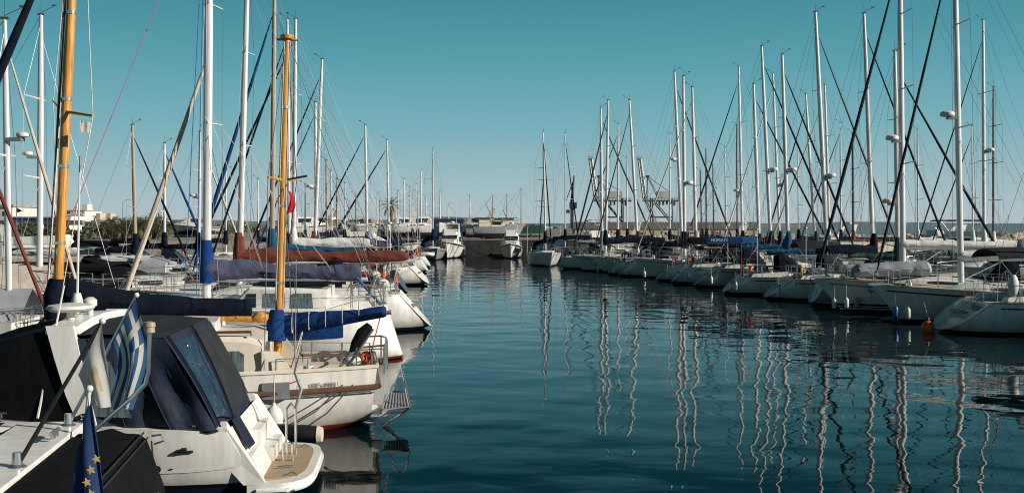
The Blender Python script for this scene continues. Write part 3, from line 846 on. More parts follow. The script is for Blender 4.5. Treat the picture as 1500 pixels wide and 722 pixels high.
sm = wm.copy(); sm.name = 'open_sea_water'
sn = sm.node_tree
for n_ in sn.nodes:
    if n_.type == 'BUMP': n_.inputs['Distance'].default_value = .22
sn.nodes['Principled BSDF'].inputs['Roughness'].default_value = .3
sn.nodes['Principled BSDF'].inputs['Base Color'].default_value = (.12, .13, .125, 1)
sn.nodes['Principled BSDF'].inputs['IOR'].default_value = 1.15
sn.nodes['Principled BSDF'].inputs['Specular Tint'].default_value = (.75, .62, .6, 1)
structure(MB().add([(-20000, 1300, .05), (60, 1300, .05), (60, 214, .05), (19000, 214, .05), (19000, 39000, .05), (-20000, 39000, .05)], [(0, 1, 2, 3, 4, 5)]).build('open_sea', sm, smooth=False))
def land(name, poly, z, m, zb=-5.5):
    o = MB().prism([(x, y, zb) for x, y in poly], (0, 0, z - zb)).build(name, m, None, False)
    return structure(o)
land('harbour_ground', [(-900, 106), (-62, 108), (-30, 122), (-20, 127), (9, 127), (13, 150), (16, 183), (16, 420), (-60, 900), (-900, 1400)], 1.95, M['ground'])
# dark quay face and coping in front of the boatyard
land('quay_wall', [(-20, 126.2), (9.2, 126.2), (9.2, 126.99), (-20, 126.99)], 1.9, M['darkwall'])
land('slipway', [(-2.4, 122), (1.2, 122), (1.2, 126.19), (-2.4, 126.19)], .35, M['darkwall'])
land('breakwater', [(16.1, 186), (95, 196), (170, 330), (166, 336), (90, 204), (16.1, 212)], .75, M['concrete'])
land('commercial_quay', [(70, 1080), (330, 1080), (330, 1190), (70, 1190)], 2.2, M['concrete'])
# far hills along the left shore
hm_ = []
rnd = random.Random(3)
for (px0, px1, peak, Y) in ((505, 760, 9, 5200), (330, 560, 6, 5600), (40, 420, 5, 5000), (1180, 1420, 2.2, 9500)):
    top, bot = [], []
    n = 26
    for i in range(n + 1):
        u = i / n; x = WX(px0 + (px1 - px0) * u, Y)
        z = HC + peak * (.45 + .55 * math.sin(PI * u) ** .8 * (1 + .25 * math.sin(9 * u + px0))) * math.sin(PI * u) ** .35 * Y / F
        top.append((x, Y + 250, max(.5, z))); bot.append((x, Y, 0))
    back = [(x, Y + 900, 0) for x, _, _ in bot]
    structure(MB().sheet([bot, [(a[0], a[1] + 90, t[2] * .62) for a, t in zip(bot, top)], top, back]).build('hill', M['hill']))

# rock armour along the breakwater
mb = MB(); rr_ = random.Random(11)
ico = bmesh.new(); bmesh.ops.create_icosphere(ico, subdivisions=1, radius=1.0)
iv = [v.co.copy() for v in ico.verts]; ifc = [tuple(v.index for v in f.verts) for f in ico.faces]; ico.free()
def rock(c, r):
    q = Matrix.Rotation(rr_.uniform(0, 6), 3, 'Z') @ Matrix.Rotation(rr_.uniform(0, 6), 3, 'X')
    sc_ = (rr_.uniform(.7, 1.3), rr_.uniform(.7, 1.3), rr_.uniform(.6, 1.0))
    mb.add([q @ Vector((v.x * sc_[0] * r * rr_.uniform(.8, 1.15), v.y * sc_[1] * r * rr_.uniform(.8, 1.15), v.z * sc_[2] * r * rr_.uniform(.8, 1.15))) + Vector(c) for v in iv], ifc)
for i in range(620):
    u = i / 619
    if u < .8:
        k = u / .8; x, y = 15 + 80 * k, 184.5 + 10.5 * k
    else:
        k = (u - .8) / .2; x, y = 95 + 73 * k, 195 + 135 * k
    for z, dy in ((.1, -2.2), (.75, -1.0), (1.25, .2)):
        rock((x + rr_.uniform(-.3, .3), y + dy + rr_.uniform(-.5, .5), z + rr_.uniform(-.25, .25)), rr_.uniform(.45, .85))
o = mb.build('rock_armour', M['rock'], None, False); o['kind'] = 'stuff'

# ------------------------------------------------------------------ buildings
def window_grid(parent, px_list, zs, w, h, yf, m='glass', frame=None):
    src = MB().box((0, 0, 0), (w, .06, h)).build('window', M[m], parent, False)
    first = True
    for x in px_list:
        for z in zs:
            o = src if first else src.copy()
            if not first: sc.collection.objects.link(o); o.parent = parent
            o.location = (x, yf - .028, z); first = False
def block(label, px0, px1, pyt, Y, depth=12, wall='wallwhite', nx=4, nz=3, base=1.95, balcony=True, roofbox=True, name='apartment_building', cat='building', group=None, wm_='glass'):
    x0, x1, zt = WX(px0, Y), WX(px1, Y), WZ(pyt, Y)
    w = x1 - x0; hgt_ = zt - base
    root = thing(name, label, cat, ((x0 + x1) / 2, Y, base), 0, group)
    MB().box((0, depth / 2, hgt_ / 2), (w, depth, hgt_)).build('wall', M[wall], root, False)
    r = MB().box((0, depth / 2, hgt_ + .15), (w + .4, depth + .4, .3)).build('roof', M['concrete'], root, False)
    if roofbox:
        MB().box((w * .15, depth * .5, hgt_ + 1.3), (w * .3, 4, 2.0)).build('stair_tower', M[wall], root, False)
        MB().lathe((-w * .25, depth * .4, hgt_ + .3), [(.7, 0), (.7, 1.2), (.2, 1.4)], 10).build('water_tank', M['fwhite'], root)
    fl = hgt_ / nz
    xs = [-w / 2 + w * (i + .5) / nx for i in range(nx)]
    window_grid(root, xs, [fl * (k + .5) for k in range(nz)], w / nx * .5, fl * .45, 0, wm_)
    if balcony:
        src = None
        for k in range(1, nz):
            o = MB().box((w * .2, -.6, fl * k), (w * .5, 1.2, .15)).box((w * .2, -1.18, fl * k + .5), (w * .5, .08, .9)).build('balcony', M[wall], root, False)
    return root

# low white waterfront building with a flat roof
Y = 118
root = thing('waterfront_building', 'long low white waterfront building with flat overhanging roof behind the wooden mast', 'building', (WX(60, Y), Y, 1.95))
x0, x1 = WX(-60, Y) - WX(60, Y), WX(106, Y) - WX(60, Y)
MB().box(((x0 + x1) / 2, 3, 1.2), (x1 - x0 - 2, 4, 2.4)).build('wall', M['wallwhite'], root, False)
MB().box(((x0 + x1) / 2, 2.0, 2.62), (x1 - x0 + .6, 6.5, .45)).build('roof', M['wallwhite'], root, False)
for i in range(9):
    x = x0 + 1.6 + i * (x1 - x0 - 3) / 8
    w_ = MB().box((x, .97, 1.1), (1.15, .08, 1.7)).build('window', M['glass'], root, False)
    MB().box((x, .92, 1.98), (1.3, .06, .08)).build('frame', M['wallwhite'], w_, False)
for i in range(6):
    x = x0 + .6 + i * (x1 - x0 - 1.2) / 5
    MB().box((x, -.9, 1.2), (.16, .16, 2.38)).build('column', M['wallwhite'], root, False)
block('white upper storey block at the far left edge above the low white building', -70, 18, 303, 128, 8, 'wallwhite', 5, 2, balcony=False, roofbox=False, name='white_building')
block('pale apartment block with stacked balconies right of the tall wooden mast', 96, 124, 309, 330, 14, 'wallwhite', 3, 5)
block('cream low house with flat roof left of the palms', 124, 143, 326, 250, 10, 'wallcream', 3, 2, name='house', balcony=False)
block('tan three storey house in front of the palm grove', 133, 160, 323, 320, 12, 'wallcream', 4, 3)
block('small white roof block showing between the palm crowns', 221, 236, 318, 420, 12, 'wallwhite', 3, 4)
block('sandy apartment block with dark windows left of the thick silver mast', 262, 280, 325, 420, 14, 'wallcream', 3, 3)
block('low white block beside the sandy apartment block', 281, 300, 331, 420, 14, 'wallwhite', 3, 2, balcony=False)
block('white cube house with one dark opening right of the beige furled sail', 249, 256, 331, 380, 8, 'wallwhite', 2, 2, balcony=False, roofbox=False, name='house')
block('distant white block low on the skyline beyond the second wooden mast', 318, 352, 329, 520, 14, 'wallwhite', 5, 2, balcony=False, roofbox=False)
block('distant pale block just left of the yellow mast', 372, 396, 330, 560, 14, 'wallcream', 4, 2, balcony=False, roofbox=False)
# dark pavilion
Y = 150
root = thing('pavilion', 'open pavilion with dark barrel roof behind the left pontoon', 'pavilion', (WX(286, Y), Y, 1.95))
w = WX(311, Y) - WX(258, Y)
rings = []
for i in range(9):
    u = -1 + 2 * i / 8
    rings.append([(w / 2 * u, -2, .62 + .55 * (1 - u * u)), (w / 2 * u, 5, .62 + .55 * (1 - u * u)), (w / 2 * u, 5, .5 + .5 * (1 - u * u)), (w / 2 * u, -2, .5 + .5 * (1 - u * u))])
MB().loft(rings).build('roof', M['charcoal'], root)
MB().box((0, 1.5, -.2), (w * .94, 6, 1.3)).build('wall', M['rooftan'], root, False)
for k in range(6):
    MB().box((-w * .42 + k * w * .168, -1.55, .1), (w * .12, .06, .7)).build('window', M['glass'], root, False)
# boatyard sheds with pitched roofs
def shed(label, px0, px1, pye, pyr, Y, wall, roof, depth=14):
    x0, x1 = WX(px0, Y), WX(px1, Y); w = x1 - x0; ze, zr = WZ(pye, Y) - 1.95, WZ(pyr, Y) - 1.95
    root = thing('boatyard_shed', label, 'shed', ((x0 + x1) / 2, Y, 1.95))
    MB().prism([(-w / 2, 0, 0), (w / 2, 0, 0), (w / 2, 0, ze), (0, 0, zr), (-w / 2, 0, ze)], (0, depth, 0)).build('wall', M[wall], root, False)
    rf = MB()
    for sd in (1, -1): rf.hexa([(0, -.4, zr + .02), (sd * (w / 2 + .4), -.4, ze + .02), (sd * (w / 2 + .4), depth + .4, ze + .02), (0, depth + .4, zr + .02)], [(0, -.4, zr + .2), (sd * (w / 2 + .4), -.4, ze + .2), (sd * (w / 2 + .4), depth + .4, ze + .2), (0, depth + .4, zr + .2)])
    rf.build('roof', M[roof], root, False)
    MB().box((w * .12, -.03, ze * .42), (w * .3, .08, ze * .8)).build('door', M['steelblue'], root, False)
    MB().box((-w * .28, -.03, ze * .6), (w * .12, .06, ze * .35)).build('window', M['glass'], root, False)
shed('tan gable roofed boatyard shed behind the white masts', 588, 624, 334, 326, 200, 'rooftan', 'rooftan')
shed('wide low boatyard shed with tan roof behind motor yacht masts', 500, 562, 335, 321, 230, 'wallcream', 'rooftan')
shed('small grey roofed shed at the boatyard edge beside the travel lift', 640, 668, 340, 335, 190, 'wallwhite', 'roofgrey')

# long breakwater warehouse
Y = 197
x0, x1 = WX(842, Y), WX(1112, Y); w = x1 - x0
root = thing('breakwater_warehouse', 'long cream walled warehouse with dark grey roof along the breakwater', 'warehouse', ((x0 + x1) / 2, Y, .75))
MB().box((0, 4, 1.08), (w, 8, 2.16)).build('wall', M['wallcream'], root, False)
MB().prism([(-w / 2 - .3, -.2, 2.16), (-w / 2 - .3, 8.5, 2.16), (-w / 2 - .3, 6.6, 3.5), (-w / 2 - .3, 1.2, 3.5)], (w + .6, 0, 0)).build('roof', M['roofgrey'], root, False)
for k in range(22):
    MB().box((-w / 2 + w * (k + .5) / 22, -.04, 1.08), (.16, .1, 2.1)).build('buttress', M['wallcream'], root, False)
for k in range(7):
    MB().box((-w / 2 + w * (k * 3 + 2) / 22, -.03, 1.2), (.8, .07, .5)).build('window', M['glass'], root, False)

# ship-to-shore cranes
def sts(label, px, Y, boomx):
    k = Y / F
    root = thing('container_crane', label, 'crane', (WX(px, Y), Y, 2.2))
    z = lambda py: WZ(py, Y) - 2.2
    q = lambda p: (p - px) * k
    lg = MB()
    for x in (q(px - 2), q(px + 27)):
        for y in (0, 16):
            lg = MB().path([(x, y, 0), (x, y, z(290))], .75, 4)
            lg.build('leg', M['cranegrey'], root, False)
    br = MB()
    for y in (0, 16):
        br.path([(q(px - 14), y, z(287)), (q(px + 4), y, 3)], .7, 4); br.path([(q(px + 4), y, z(298)), (q(px + 27), y, 3)], .7, 4)
        br.path([(q(px - 2), y, z(318)), (q(px + 27), y, z(318))], .8, 4)
    br.build('brace', M['cranegrey'], root, False)
    bm_ = MB().box((q(px + 12.5), 8, z(294)), (q(px + 40) - q(px - 15), 7, 1.8)); 
    for i in range(11): bm_.path([(q(px - 15 + i * 5), 4.4, z(294)), (q(px - 12.5 + i * 5), 4.4, z(290.5))], .25, 4)
    bm_.path([(q(px - 15), 4.4, z(290.5)), (q(px + 40), 4.4, z(290.5))], .3, 4)
    for i in range(6): bm_.box((q(px + 4 + i * 5.5), 8, z(297)), (1.6, 5, 3 + (i * 7 % 4)))
    bm_.build('girder', M['cranegrey'], root, False)
    hs = MB().box((q(px + 16), 8, z(285)), (15, 9, 7.5)).build('machinery_house', M['cranewhite'], root, False)
    lift = MB(); a, b_ = Vector((q(px - 12), 8, z(291))), Vector((q(px - 20), 8, z(232)))
    for sd in (-2.6, 2.6):
        lift.path([a + Vector((sd * .6, 0, 0)), b_ + Vector((sd * .5, 0, 0))], 1.15, 4)
    for i in range(12):
        p = a.lerp(b_, i / 12); r_ = a.lerp(b_, (i + 1) / 12); sd = 1.6 if i % 2 else -1.6
        lift.path([p + Vector((sd, 0, 0)), r_ + Vector((-sd, 0, 0))], .6, 4)
    lift.box(b_ + Vector((0, 0, 1.5)), (5.5, 4, 3))
    lift.build('raised_boom', M['cranewhite'], root, False)
    st = MB(); ap = Vector((q(px - 8), 8, z(258)))
    st.path([a + Vector((2.2, 0, 0)), ap], .7, 4); st.path([ap, (q(px + 26), 8, z(282))], .35, 4); st.path([ap, (q(px + 6), 8, z(288))], .5, 4); st.path([ap, (q(px + 10), 8, z(288))], .35, 4)
    st.box(ap, (4, 3, 2.5))
    st.build('stay', M['cranegrey'], root, False)
sts('white container crane with raised boom, the left one of the two', 886, 1110, 0)
sts('white container crane with raised boom, the right one of the two', 958, 1110, 0)
# small harbour crane left of them
Y = 600
root = thing('harbour_crane', 'small grey harbour crane with jib left of the container cranes', 'crane', (WX(838, Y), Y, 1.9))
k = Y / F
MB().path([(0, 0, 0), (0, 0, 14)], 1.0, 6).build('tower', M['cranegrey'], root, False)
MB().box((.6, 0, 12.5), (4.2, 3, 3.6)).box((-2.4, 0, 9), (2, 2, 2)).build('cab', M['steelblue'], root, False)
MB().path([(0, 0, 14), (1.2, 0, 30)], [.9, .4], 4).path([(-.9, 0, 14), (1.0, 0, 29)], .3, 4).path([(-3.6, 0, 15), (1.1, 0, 28)], .25, 4).build('jib', M['cranegrey'], root, False)
land('crane_pier', [(WX(815, 590), 585), (WX(862, 590), 585), (WX(862, 590), 640), (WX(815, 590), 640)], 1.9, M['concrete'])

# travel lift
Y = 132
root = thing('travel_lift', 'dark blue steel boat travel lift straddling the quay edge', 'boat lift', (WX(655, Y), Y, 1.95))
zt = WZ(323, Y) - 1.95; xa, xb = WX(637, Y) - WX(655, Y), WX(673, Y) - WX(655, Y)
for x in (xa, xb):
    for y in (0, 5): MB().box((x, y, zt / 2), (.4, .4, zt)).build('leg', M['steelblue'], root, False)
MB().box(((xa + xb) / 2, 0, zt), (xb - xa + .7, .5, .45)).build('cross_beam', M['steelblue'], root, False)
MB().box(((xa + xb) / 2, 5, zt), (xb - xa + .7, .5, .45)).build('cross_beam', M['steelblue'], root, False)
for x in (xa, xb): MB().box((x, 2.5, zt - .55), (.35, 5, .35)).build('side_beam', M['steelblue'], root, False)

# street lamps on the shore
def lamp(label, px, pyt, Y, arm=2.2):
    root = thing('street_lamp', label, 'street lamp', (WX(px, Y), Y, 1.95))
    zt = WZ(pyt, Y) - 1.95
    MB().path([(0, 0, 0), (0, 0, zt * .9), (arm * .35, 0, zt * .985), (arm, 0, zt)], [.11, .08, .06, .05], 8).build('pole', M['grey'], root)
    MB().ell((arm + .3, 0, zt - .03), (.45, .16, .08), 10, 6).build('lamp_head', M['fwhite'], root)
lamp('tall grey street lamp with curved arm among the palms', 180, 292, 235)
lamp('tall grey street lamp standing left of the palms', 139, 322, 235)
lamp('street lamp above the boatyard between silver masts', 520, 318, 220)

# ------------------------------------------------------------------ trees
rnd = random.Random(5)
def frond(mb, base, az, el, ln, droop):
    d = Vector((math.cos(az), math.sin(az), 0)); sidev = Vector((-d.y, d.x, 0)); pts = []
    p = Vector(base); e = el
    n = 8
    for i in range(n + 1):
        pts.append(p.copy()); p = p + (d * math.cos(e) + Vector((0, 0, math.sin(e)))) * (ln / n); e -= droop / n
    for i in range(n):
        a, b_ = pts[i], pts[i + 1]
        wd = ln * .16 * math.sin(PI * (i + .7) / (n + .6))
        for sd in (1, -1):
            for q in range(2):
                s0 = a.lerp(b_, q * .5); s1 = a.lerp(b_, q * .5 + .36)
                tip = s1 + sidev * sd * wd + (b_ - a) * .45 - Vector((0, 0, wd * rnd.uniform(.2, .6)))
                mb.add([s0, s1, tip], [(0, 1, 2)])
def palm_parts(h, r, nf):
    t = MB().path([(0, 0, 0), (.05, .03, h * .3), (.02, .08, h * .7), (0, 0, h)], [.34, .25, .23, .27], 9)
    c = MB()
    for i in range(nf):
        u = (i + .5) / nf
        frond(c, (0, 0, h - .1), i * 2.399 + rnd.uniform(-.2, .2), 1.35 - 2.1 * u + rnd.uniform(-.15, .15), r * rnd.uniform(.85, 1.15), 1.1 + .6 * u)
    return t, c
protos = []
def palms():
    spots = [(150, 324, 132), (164, 319, 134), (180, 322, 138), (196, 318, 131), (212, 317, 133), (226, 317, 136), (238, 321, 132), (248, 326, 135), (172, 326, 128), (188, 325, 141), (205, 323, 128), (220, 324, 142), (234, 327, 129), (157, 328, 139)]
    variants = [palm_parts(1.0, 2.3, 44) for _ in range(1)]
    for i, (px, pyt, Y) in enumerate(spots):
        zt = WZ(pyt, Y) - 1.95
        if i < 4:
            h = zt - .75; t, c = palm_parts(h, 1.55 + .2 * (i % 3), 60)
            root = thing('palm_tree', 'bushy green date palm with thick trunk in the palm grove on the shore', 'palm tree', (WX(px, Y), Y, 1.95), i, 'palm trees in the shore grove')
            t.build('trunk', M['bark'], root); c.build('crown', M['leaf'], root, False); protos.append((root, zt))
        else:
            src, sz = protos[i % 4]; r = src.copy(); sc.collection.objects.link(r)
            for ch in list(src.children):
                q = ch.copy(); sc.collection.objects.link(q); q.parent = r
            r.location = (WX(px, Y), Y, 1.95); r.rotation_euler = (0, 0, i * 1.3)
            k = max(.82, min(1.15, zt / sz)); r.scale = (1.0 + .15 * (i % 3 - 1), 1.0 + .15 * (i % 3 - 1), k)
palms()
t, c = palm_parts(WZ(298, 150) - 1.95 - .3, 2.0, 30)
root = thing('palm_tree', 'lone tall fan palm standing beyond the masts near the boatyard', 'palm tree', (WX(573, 150), 150, 1.95))
t.build('trunk', M['bark'], root); c.build('crown', M['leaf'], root, False)
def leafy(label, px, pyt, Y, w, name='tree', cat='tree', group=None):
    zt = WZ(pyt, Y) - 1.95
    root = thing(name, label, cat, (WX(px, Y), Y, 1.95), 0, group)
    tk = MB().path([(0, 0, 0), (.1, 0, zt * .35), (0, .1, zt * .6)], [.2, .14, .09], 7)
    for a in range(5): tk.path([(.05, 0, zt * .4), (w * .3 * math.cos(a * 1.3), w * .3 * math.sin(a * 1.3), zt * (.62 + .05 * a))], [.09, .03], 5)
    tk.build('trunk', M['bark'], root)
    c = MB()
    lobes = [(rnd.uniform(-.32, .32) * w, rnd.uniform(-.3, .3) * w, zt * rnd.uniform(.5, .84), rnd.uniform(.16, .3) * w) for _ in range(13)]
    for i in range(1500):
        lx, ly, lz, lr = lobes[i % 13]
        v = Vector((rnd.gauss(0, 1), rnd.gauss(0, 1), rnd.gauss(0, .8))).normalized() * lr * rnd.uniform(.55, 1.08)
        p = Vector((lx, ly, lz)) + v
        a = Vector((rnd.gauss(0, 1), rnd.gauss(0, 1), rnd.gauss(0, 1))).normalized() * rnd.uniform(.10, .2) * (1 + w / 12); b_ = a.orthogonal().normalized() * a.length * .55
        c.add([p - a, p + b_, p + a, p - b_], [(0, 1, 2, 3)])
    c.build('crown', M['leaf2'], root, False)
for i, (px, pyt, Y, w) in enumerate([(28, 331, 112, 2.6), (40, 333, 113, 3.2), (87, 338, 113, 3.0), (115, 343, 114, 3.4), (142, 340, 200, 6), (262, 342, 200, 7), (300, 338, 210, 7), (322, 340, 200, 6), (245, 345, 205, 5), (345, 341, 220, 7), (355, 338, 240, 7), (366, 340, 235, 6), (405, 339, 245, 8), (420, 338, 240, 6), (438, 340, 236, 7), (452, 337, 250, 8), (470, 339, 242, 6), (489, 340, 238, 6), (548, 339, 244, 7), (566, 340, 240, 6), (634, 338, 230, 6), (655, 340, 236, 5)]):
    leafy(['dark green shrub beside the low white waterfront building', 'bushy olive green tree on the left shore behind the boats'][0 if i < 4 else 1], px, pyt, Y, w,
          'shrub' if i < 4 else 'tree', 'shrub' if i < 4 else 'tree', ['shrubs by the waterfront building', 'bushy trees on the left shore'][0 if i < 4 else 1])

# ------------------------------------------------------------------ pontoons
def pontoon(label, a, b_, w, z=.55):
    a, b_ = Vector((*a, 0)), Vector((*b_, 0)); d = b_ - a; ln = d.length
    root = thing('pontoon', label, 'pontoon', a, math.atan2(d.y, d.x))
    MB().box((ln / 2, 0, z - .06), (ln, w, .12)).build('deck_boards', M['teak'], root, False)
    fl = MB()
    n = int(ln / 4)
    for i in range(n): fl.box((ln * (i + .5) / n, 0, .12), (2.8, w * .9, .72))
    fl.build('float', M['concrete'], root, False)
    for i in range(int(ln / 9)):
        x = 4 + i * 9
        p = MB().box((x, .3, z + .5), (.22, .22, 1.0)).box((x, .3, z + 1.05), (.26, .26, .1)).build('service_pedestal', M['fwhite'], root)
pontoon('long floating pontoon behind the left row of boats', (-14.8, 9), (-21, 108), 2.0)
pontoon('long floating pontoon behind the right row of yachts', (30.6, 34), (17.5, 97), 2.0)
# ------------------------------------------------------------------ yachts placed from the photograph
def solve(pos, d, px):
    k = (px - CX) / F
    return (k * pos[1] - pos[0]) / (d[0] - k * d[1])
def near(label, end, ex, Y, mb, mt, rot, zt=None, L=None, frac=None, **kw):
    """end 'stern'/'bow' lies at pixel column ex, depth Y; mast foot column mb; masthead mt=(px, py) (py off frame: zt)"""
    X = WX(ex, Y); d = (math.cos(rot), math.sin(rot))
    sg = 1 if end == 'stern' else -1
    a = solve((X, Y), (sg * d[0], sg * d[1]), mb)
    if end == 'stern':
        L = L or max(8.5, min(14, a / (frac or .57))); s = a; ox, oy = X, Y
    else:
        L = L or max(8.5, min(14, a / (frac or .42))); s = L - a; ox, oy = X - d[0] * L, Y - d[1] * L
    xm, ym = ox + d[0] * s, oy + d[1] * s
    z1 = WZ(mt[1], ym); dx = WX(mt[0], ym) - xm
    if zt: dx *= (zt - 2) / (z1 - 2); z1 = zt
    rk = dx / d[0] if abs(d[0]) > .5 else 0
    wr = max(1.0, ym / 45)
    return yacht(label, ox, oy, rot, s, (s + rk, 0, z1), L=L, wr=wr, **kw)
def far(label, mb, mt, Y, rot, zt=None, L=None, base=0.0, frac=.57, **kw):
    xm = WX(mb, Y); z1 = WZ(mt[1], Y) - base; dx = WX(mt[0], Y) - xm
    if zt: dx *= (zt - 2) / (z1 - 2); z1 = zt
    L = L or max(8.0, min(13, z1 / 1.32)); s = frac * L
    d = (math.cos(rot), math.sin(rot))
    rk = dx / d[0] if abs(d[0]) > .5 else 0
    kw.setdefault('lite', True)
    return yacht(label, xm - d[0] * s, Y - d[1] * s, rot, s, (s + rk, 0, z1), L=L, base=base, wr=max(1.0, Y / 45), **kw)

GR = 'yachts moored along the right pontoon'
# the right row, nearest first
kx, kh = near('white yacht with lettered scoop stern and dark bimini at the right edge of the basin', 'stern', 1368, 38.0, 1660, (1655, -60), -.05, L=12.6, B=3.5, fs=1.15, fb=1.45, rev=1.55, tw=.84,
     jib='greyc', bim='charcoal', spray='greyc', cover='greyc', coverh=(.7, .5), group=GR, hm='black_boot', clutter=0, boomz=3.0, ladder=True, zt=17, windows=3)
near('white yacht berthed bow outward with striped boot and anchor, next to the orange buoy', 'bow', 1276, 41.7, 1408, (1400, 0), PI - .06, zt=16.5, B=3.6, fs=1.15, fb=1.5, rake=1.2, L=11.6,
     jib='charcoal', jr=.06, cover='whitec', collar=False, lump=.025, anchor=True, coverh=(.36, .3), radar=(.45, 1), group=GR, hm='black_boot', cove='navy', clutter=2, spray='navy', mr=.125, boomz=2.55, boomside=1)
b2, b2h = near('white bow outward yacht with two dark waterline stripes and grey covered tender on deck', 'bow', 1192, 46.0, 1323, (1319, 0), PI - .08, zt=16.8, B=3.9, fs=1.15, fb=1.55, rake=1.3, L=12.2,
     jib='charcoal', jr=.075, cover='whitec', collar=False, lump=.025, anchor=True, coverh=(.4, .34), radar=(.40, 1), group=GR, hm='three', cove='grey', clutter=2, mr=.125, spre=3, boomz=2.9)
near('white yacht showing its scooped stern with dark side stripe beside the bow outward striped yacht', 'stern', 1117, 54.5, 1280, (1266, 20), -.10, B=3.9, rev=1.35, tw=.8, fs=1.1, fb=1.4,
     jib='charcoal', jr=.06, cover='navy', bim='charcoal', spray='charcoal', group=GR, clutter=5, cove='black', radar=None, mr=.115, ladder=True)
near('white yacht with scooped stern and black outboard on its rail below royal blue cover', 'stern', 1056, 58.5, 1213, (1195, 18), -.10, B=3.7, rev=1.15, tw=.74, fs=1.0, fb=1.25,
     jib='black', jr=.065, cover='teal', bim=None, spray='navy', group=GR, clutter=6, radar=(.36, 1), mr=.125, ladder=True)
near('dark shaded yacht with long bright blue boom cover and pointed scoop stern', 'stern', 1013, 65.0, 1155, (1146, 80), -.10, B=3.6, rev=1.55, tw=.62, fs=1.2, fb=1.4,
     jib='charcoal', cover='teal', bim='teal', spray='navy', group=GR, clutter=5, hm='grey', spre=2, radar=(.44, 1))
near('white yacht with dark cockpit hood and small triangle mark on its stern', 'stern', 982, 68.6, 1130, (1116, 68), -.10, B=3.7, rev=.95, tw=.84, fs=1.12, fb=1.45,
     jib='navy', cover='navy', bim='blackc', spray='blackc', group=GR, clutter=5, radar=(.42, 1), mr=.115)
near('narrow white yacht with black cockpit tent, its stern between two other scooped sterns', 'stern', 958, 71.5, 1113, (1104, 123), -.10, B=3.2, rev=1.2, tw=.66, fs=.95, fb=1.2,
     jib='charcoal', cover='charcoal', bim='blackc', spray='blackc', group=GR, clutter=5, hm='white')
near('white yacht berthed bow outward with a beige furled headsail crossing the skyline', 'bow', 927, 75.0, 1020, (1014, 128), PI + .0, B=3.6, fs=1.1, fb=1.45, anchor=True,
     jib='beige', jr=.05, cover='beige', group=GR, clutter=2, spray='navy', radar=(.43, 1))
near('small white yacht with slim scoop stern, the right one of a close pair', 'stern', 905, 78.0, 1003, (1001, 112), -.10, B=3.2, rev=1.0, tw=.75, jib=None,
     cover='navy', bim='navy', group=GR, clutter=5, radar=(.41, 1))
near('small white yacht with slim scoop stern, the left one of a close pair', 'stern', 889, 80.8, 1000, (988, 105), -.10, B=3.3, rev=1.0, tw=.75, jib='charcoal',
     cover='navy', bim='navy', group=GR, clutter=5, radar=(.52, -1), mr=.125)
near('white yacht berthed bow outward with russet canvas folded on deck', 'bow', 866, 83.2, 935, (922, 147), PI + .0, B=3.3, anchor=True, jib='charcoal', jr=.05, cover='maroon', group=GR, clutter=5, mr=.115)
near('white yacht berthed bow outward with twin dark headsails leaning left over the cranes', 'bow', 836, 85.6, 887, (891, 147), PI + .0, L=9.6, B=3.2, jib='charcoal', cover='navy', group=GR, clutter=5, jr=.07, mr=.115)
near('white square sterned yacht with an ensign beside the end of the right row', 'stern', 821, 90.5, 882, (880, 158), -.10, L=8.8, B=3.2, rev=.1, jib='charcoal', cover='greyc', group=GR, clutter=6, mr=.12, bim='navy')
X_, Y_ = WX(797, 93), 93
yacht('white yacht lying bow toward the camera at the right row end, one side sunlit', X_ - .25, Y_ + 9.3, -PI / 2 + .10, 5.2, (5.2 + .2, -.25, 12.6), L=9.6, B=3.2, fb=1.35, jib='navy', jr=.06, cover='navy', spray='navy', group=GR, clutter=5, wr=2)
# unseen neighbour added beyond the frame edge to keep the lettered yacht's flank shaded
near('white yacht at the right frame edge ahead of the lettered yacht', 'stern', 1524, 34.7, 1800, (1795, -60), -.05, L=12.2, B=3.8, fs=1.2, fb=1.5, rev=1.0, zt=16, jib='navy', cover='navy', spray='navy', group=GR, clutter=0, bim=None)

# yachts behind the right pontoon
G2 = 'yachts berthed beyond the right pontoon'
far('yacht whose silver mast with twin radomes rises second from the right frame edge', 1442, (1440, 30), 68, PI + .08, jib='charcoal', jr=.05, cover='whitec', radar=(.46, -1), group=G2, mr=.125, L=12)
far('yacht with a dark thin mast at the right frame edge beyond the pontoon', 1455, (1455, 128), 82, PI + .05, mastm='aludark', jib=None, cover='whitec', group=G2, mr=.09, spre=3, rough_lines=False)
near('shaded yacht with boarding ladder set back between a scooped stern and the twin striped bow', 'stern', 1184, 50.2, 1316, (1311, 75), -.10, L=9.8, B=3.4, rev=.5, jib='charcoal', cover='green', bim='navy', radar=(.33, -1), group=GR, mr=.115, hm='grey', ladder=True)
far('yacht with a short dark mast between the two tall leaning masts', 1250, (1249, 195), 92, PI + .1, mastm='aludark', jib=None, cover='maroon', group=G2, mr=.12, rough_lines=False)
far('yacht under a broad cream boom tent behind the bow outward yachts', 1216, (1208, 125), 84, PI + .12, jib='beige', cover=None, tent='beige', group=G2, mr=.11, L=13)
far('yacht with a dark green cover and leaning mast behind the striped bow', 1195, (1180, 138), 86, PI + .1, jib='charcoal', cover='green', group=G2, mr=.12)
far('yacht with a slim mast carrying a low radome behind the royal blue covers', 1143, (1132, 108), 88, PI + .1, jib='whitec', cover='navy', radar=(.38, -1), group=G2, mr=.115)
far('yacht whose mast lifts a round radome on its right side above the rock breakwater', 1088, (1082, 98), 90, PI + .1, jib='charcoal', cover='blackc', radar=(.33, 1), group=G2, mr=.125)
far('yacht with a thin reddish mast just left of the tall radome mast', 1080, (1079, 183), 112, PI + .1, jib=None, cover='navy', group=G2, mr=.09, mastm='aludark')
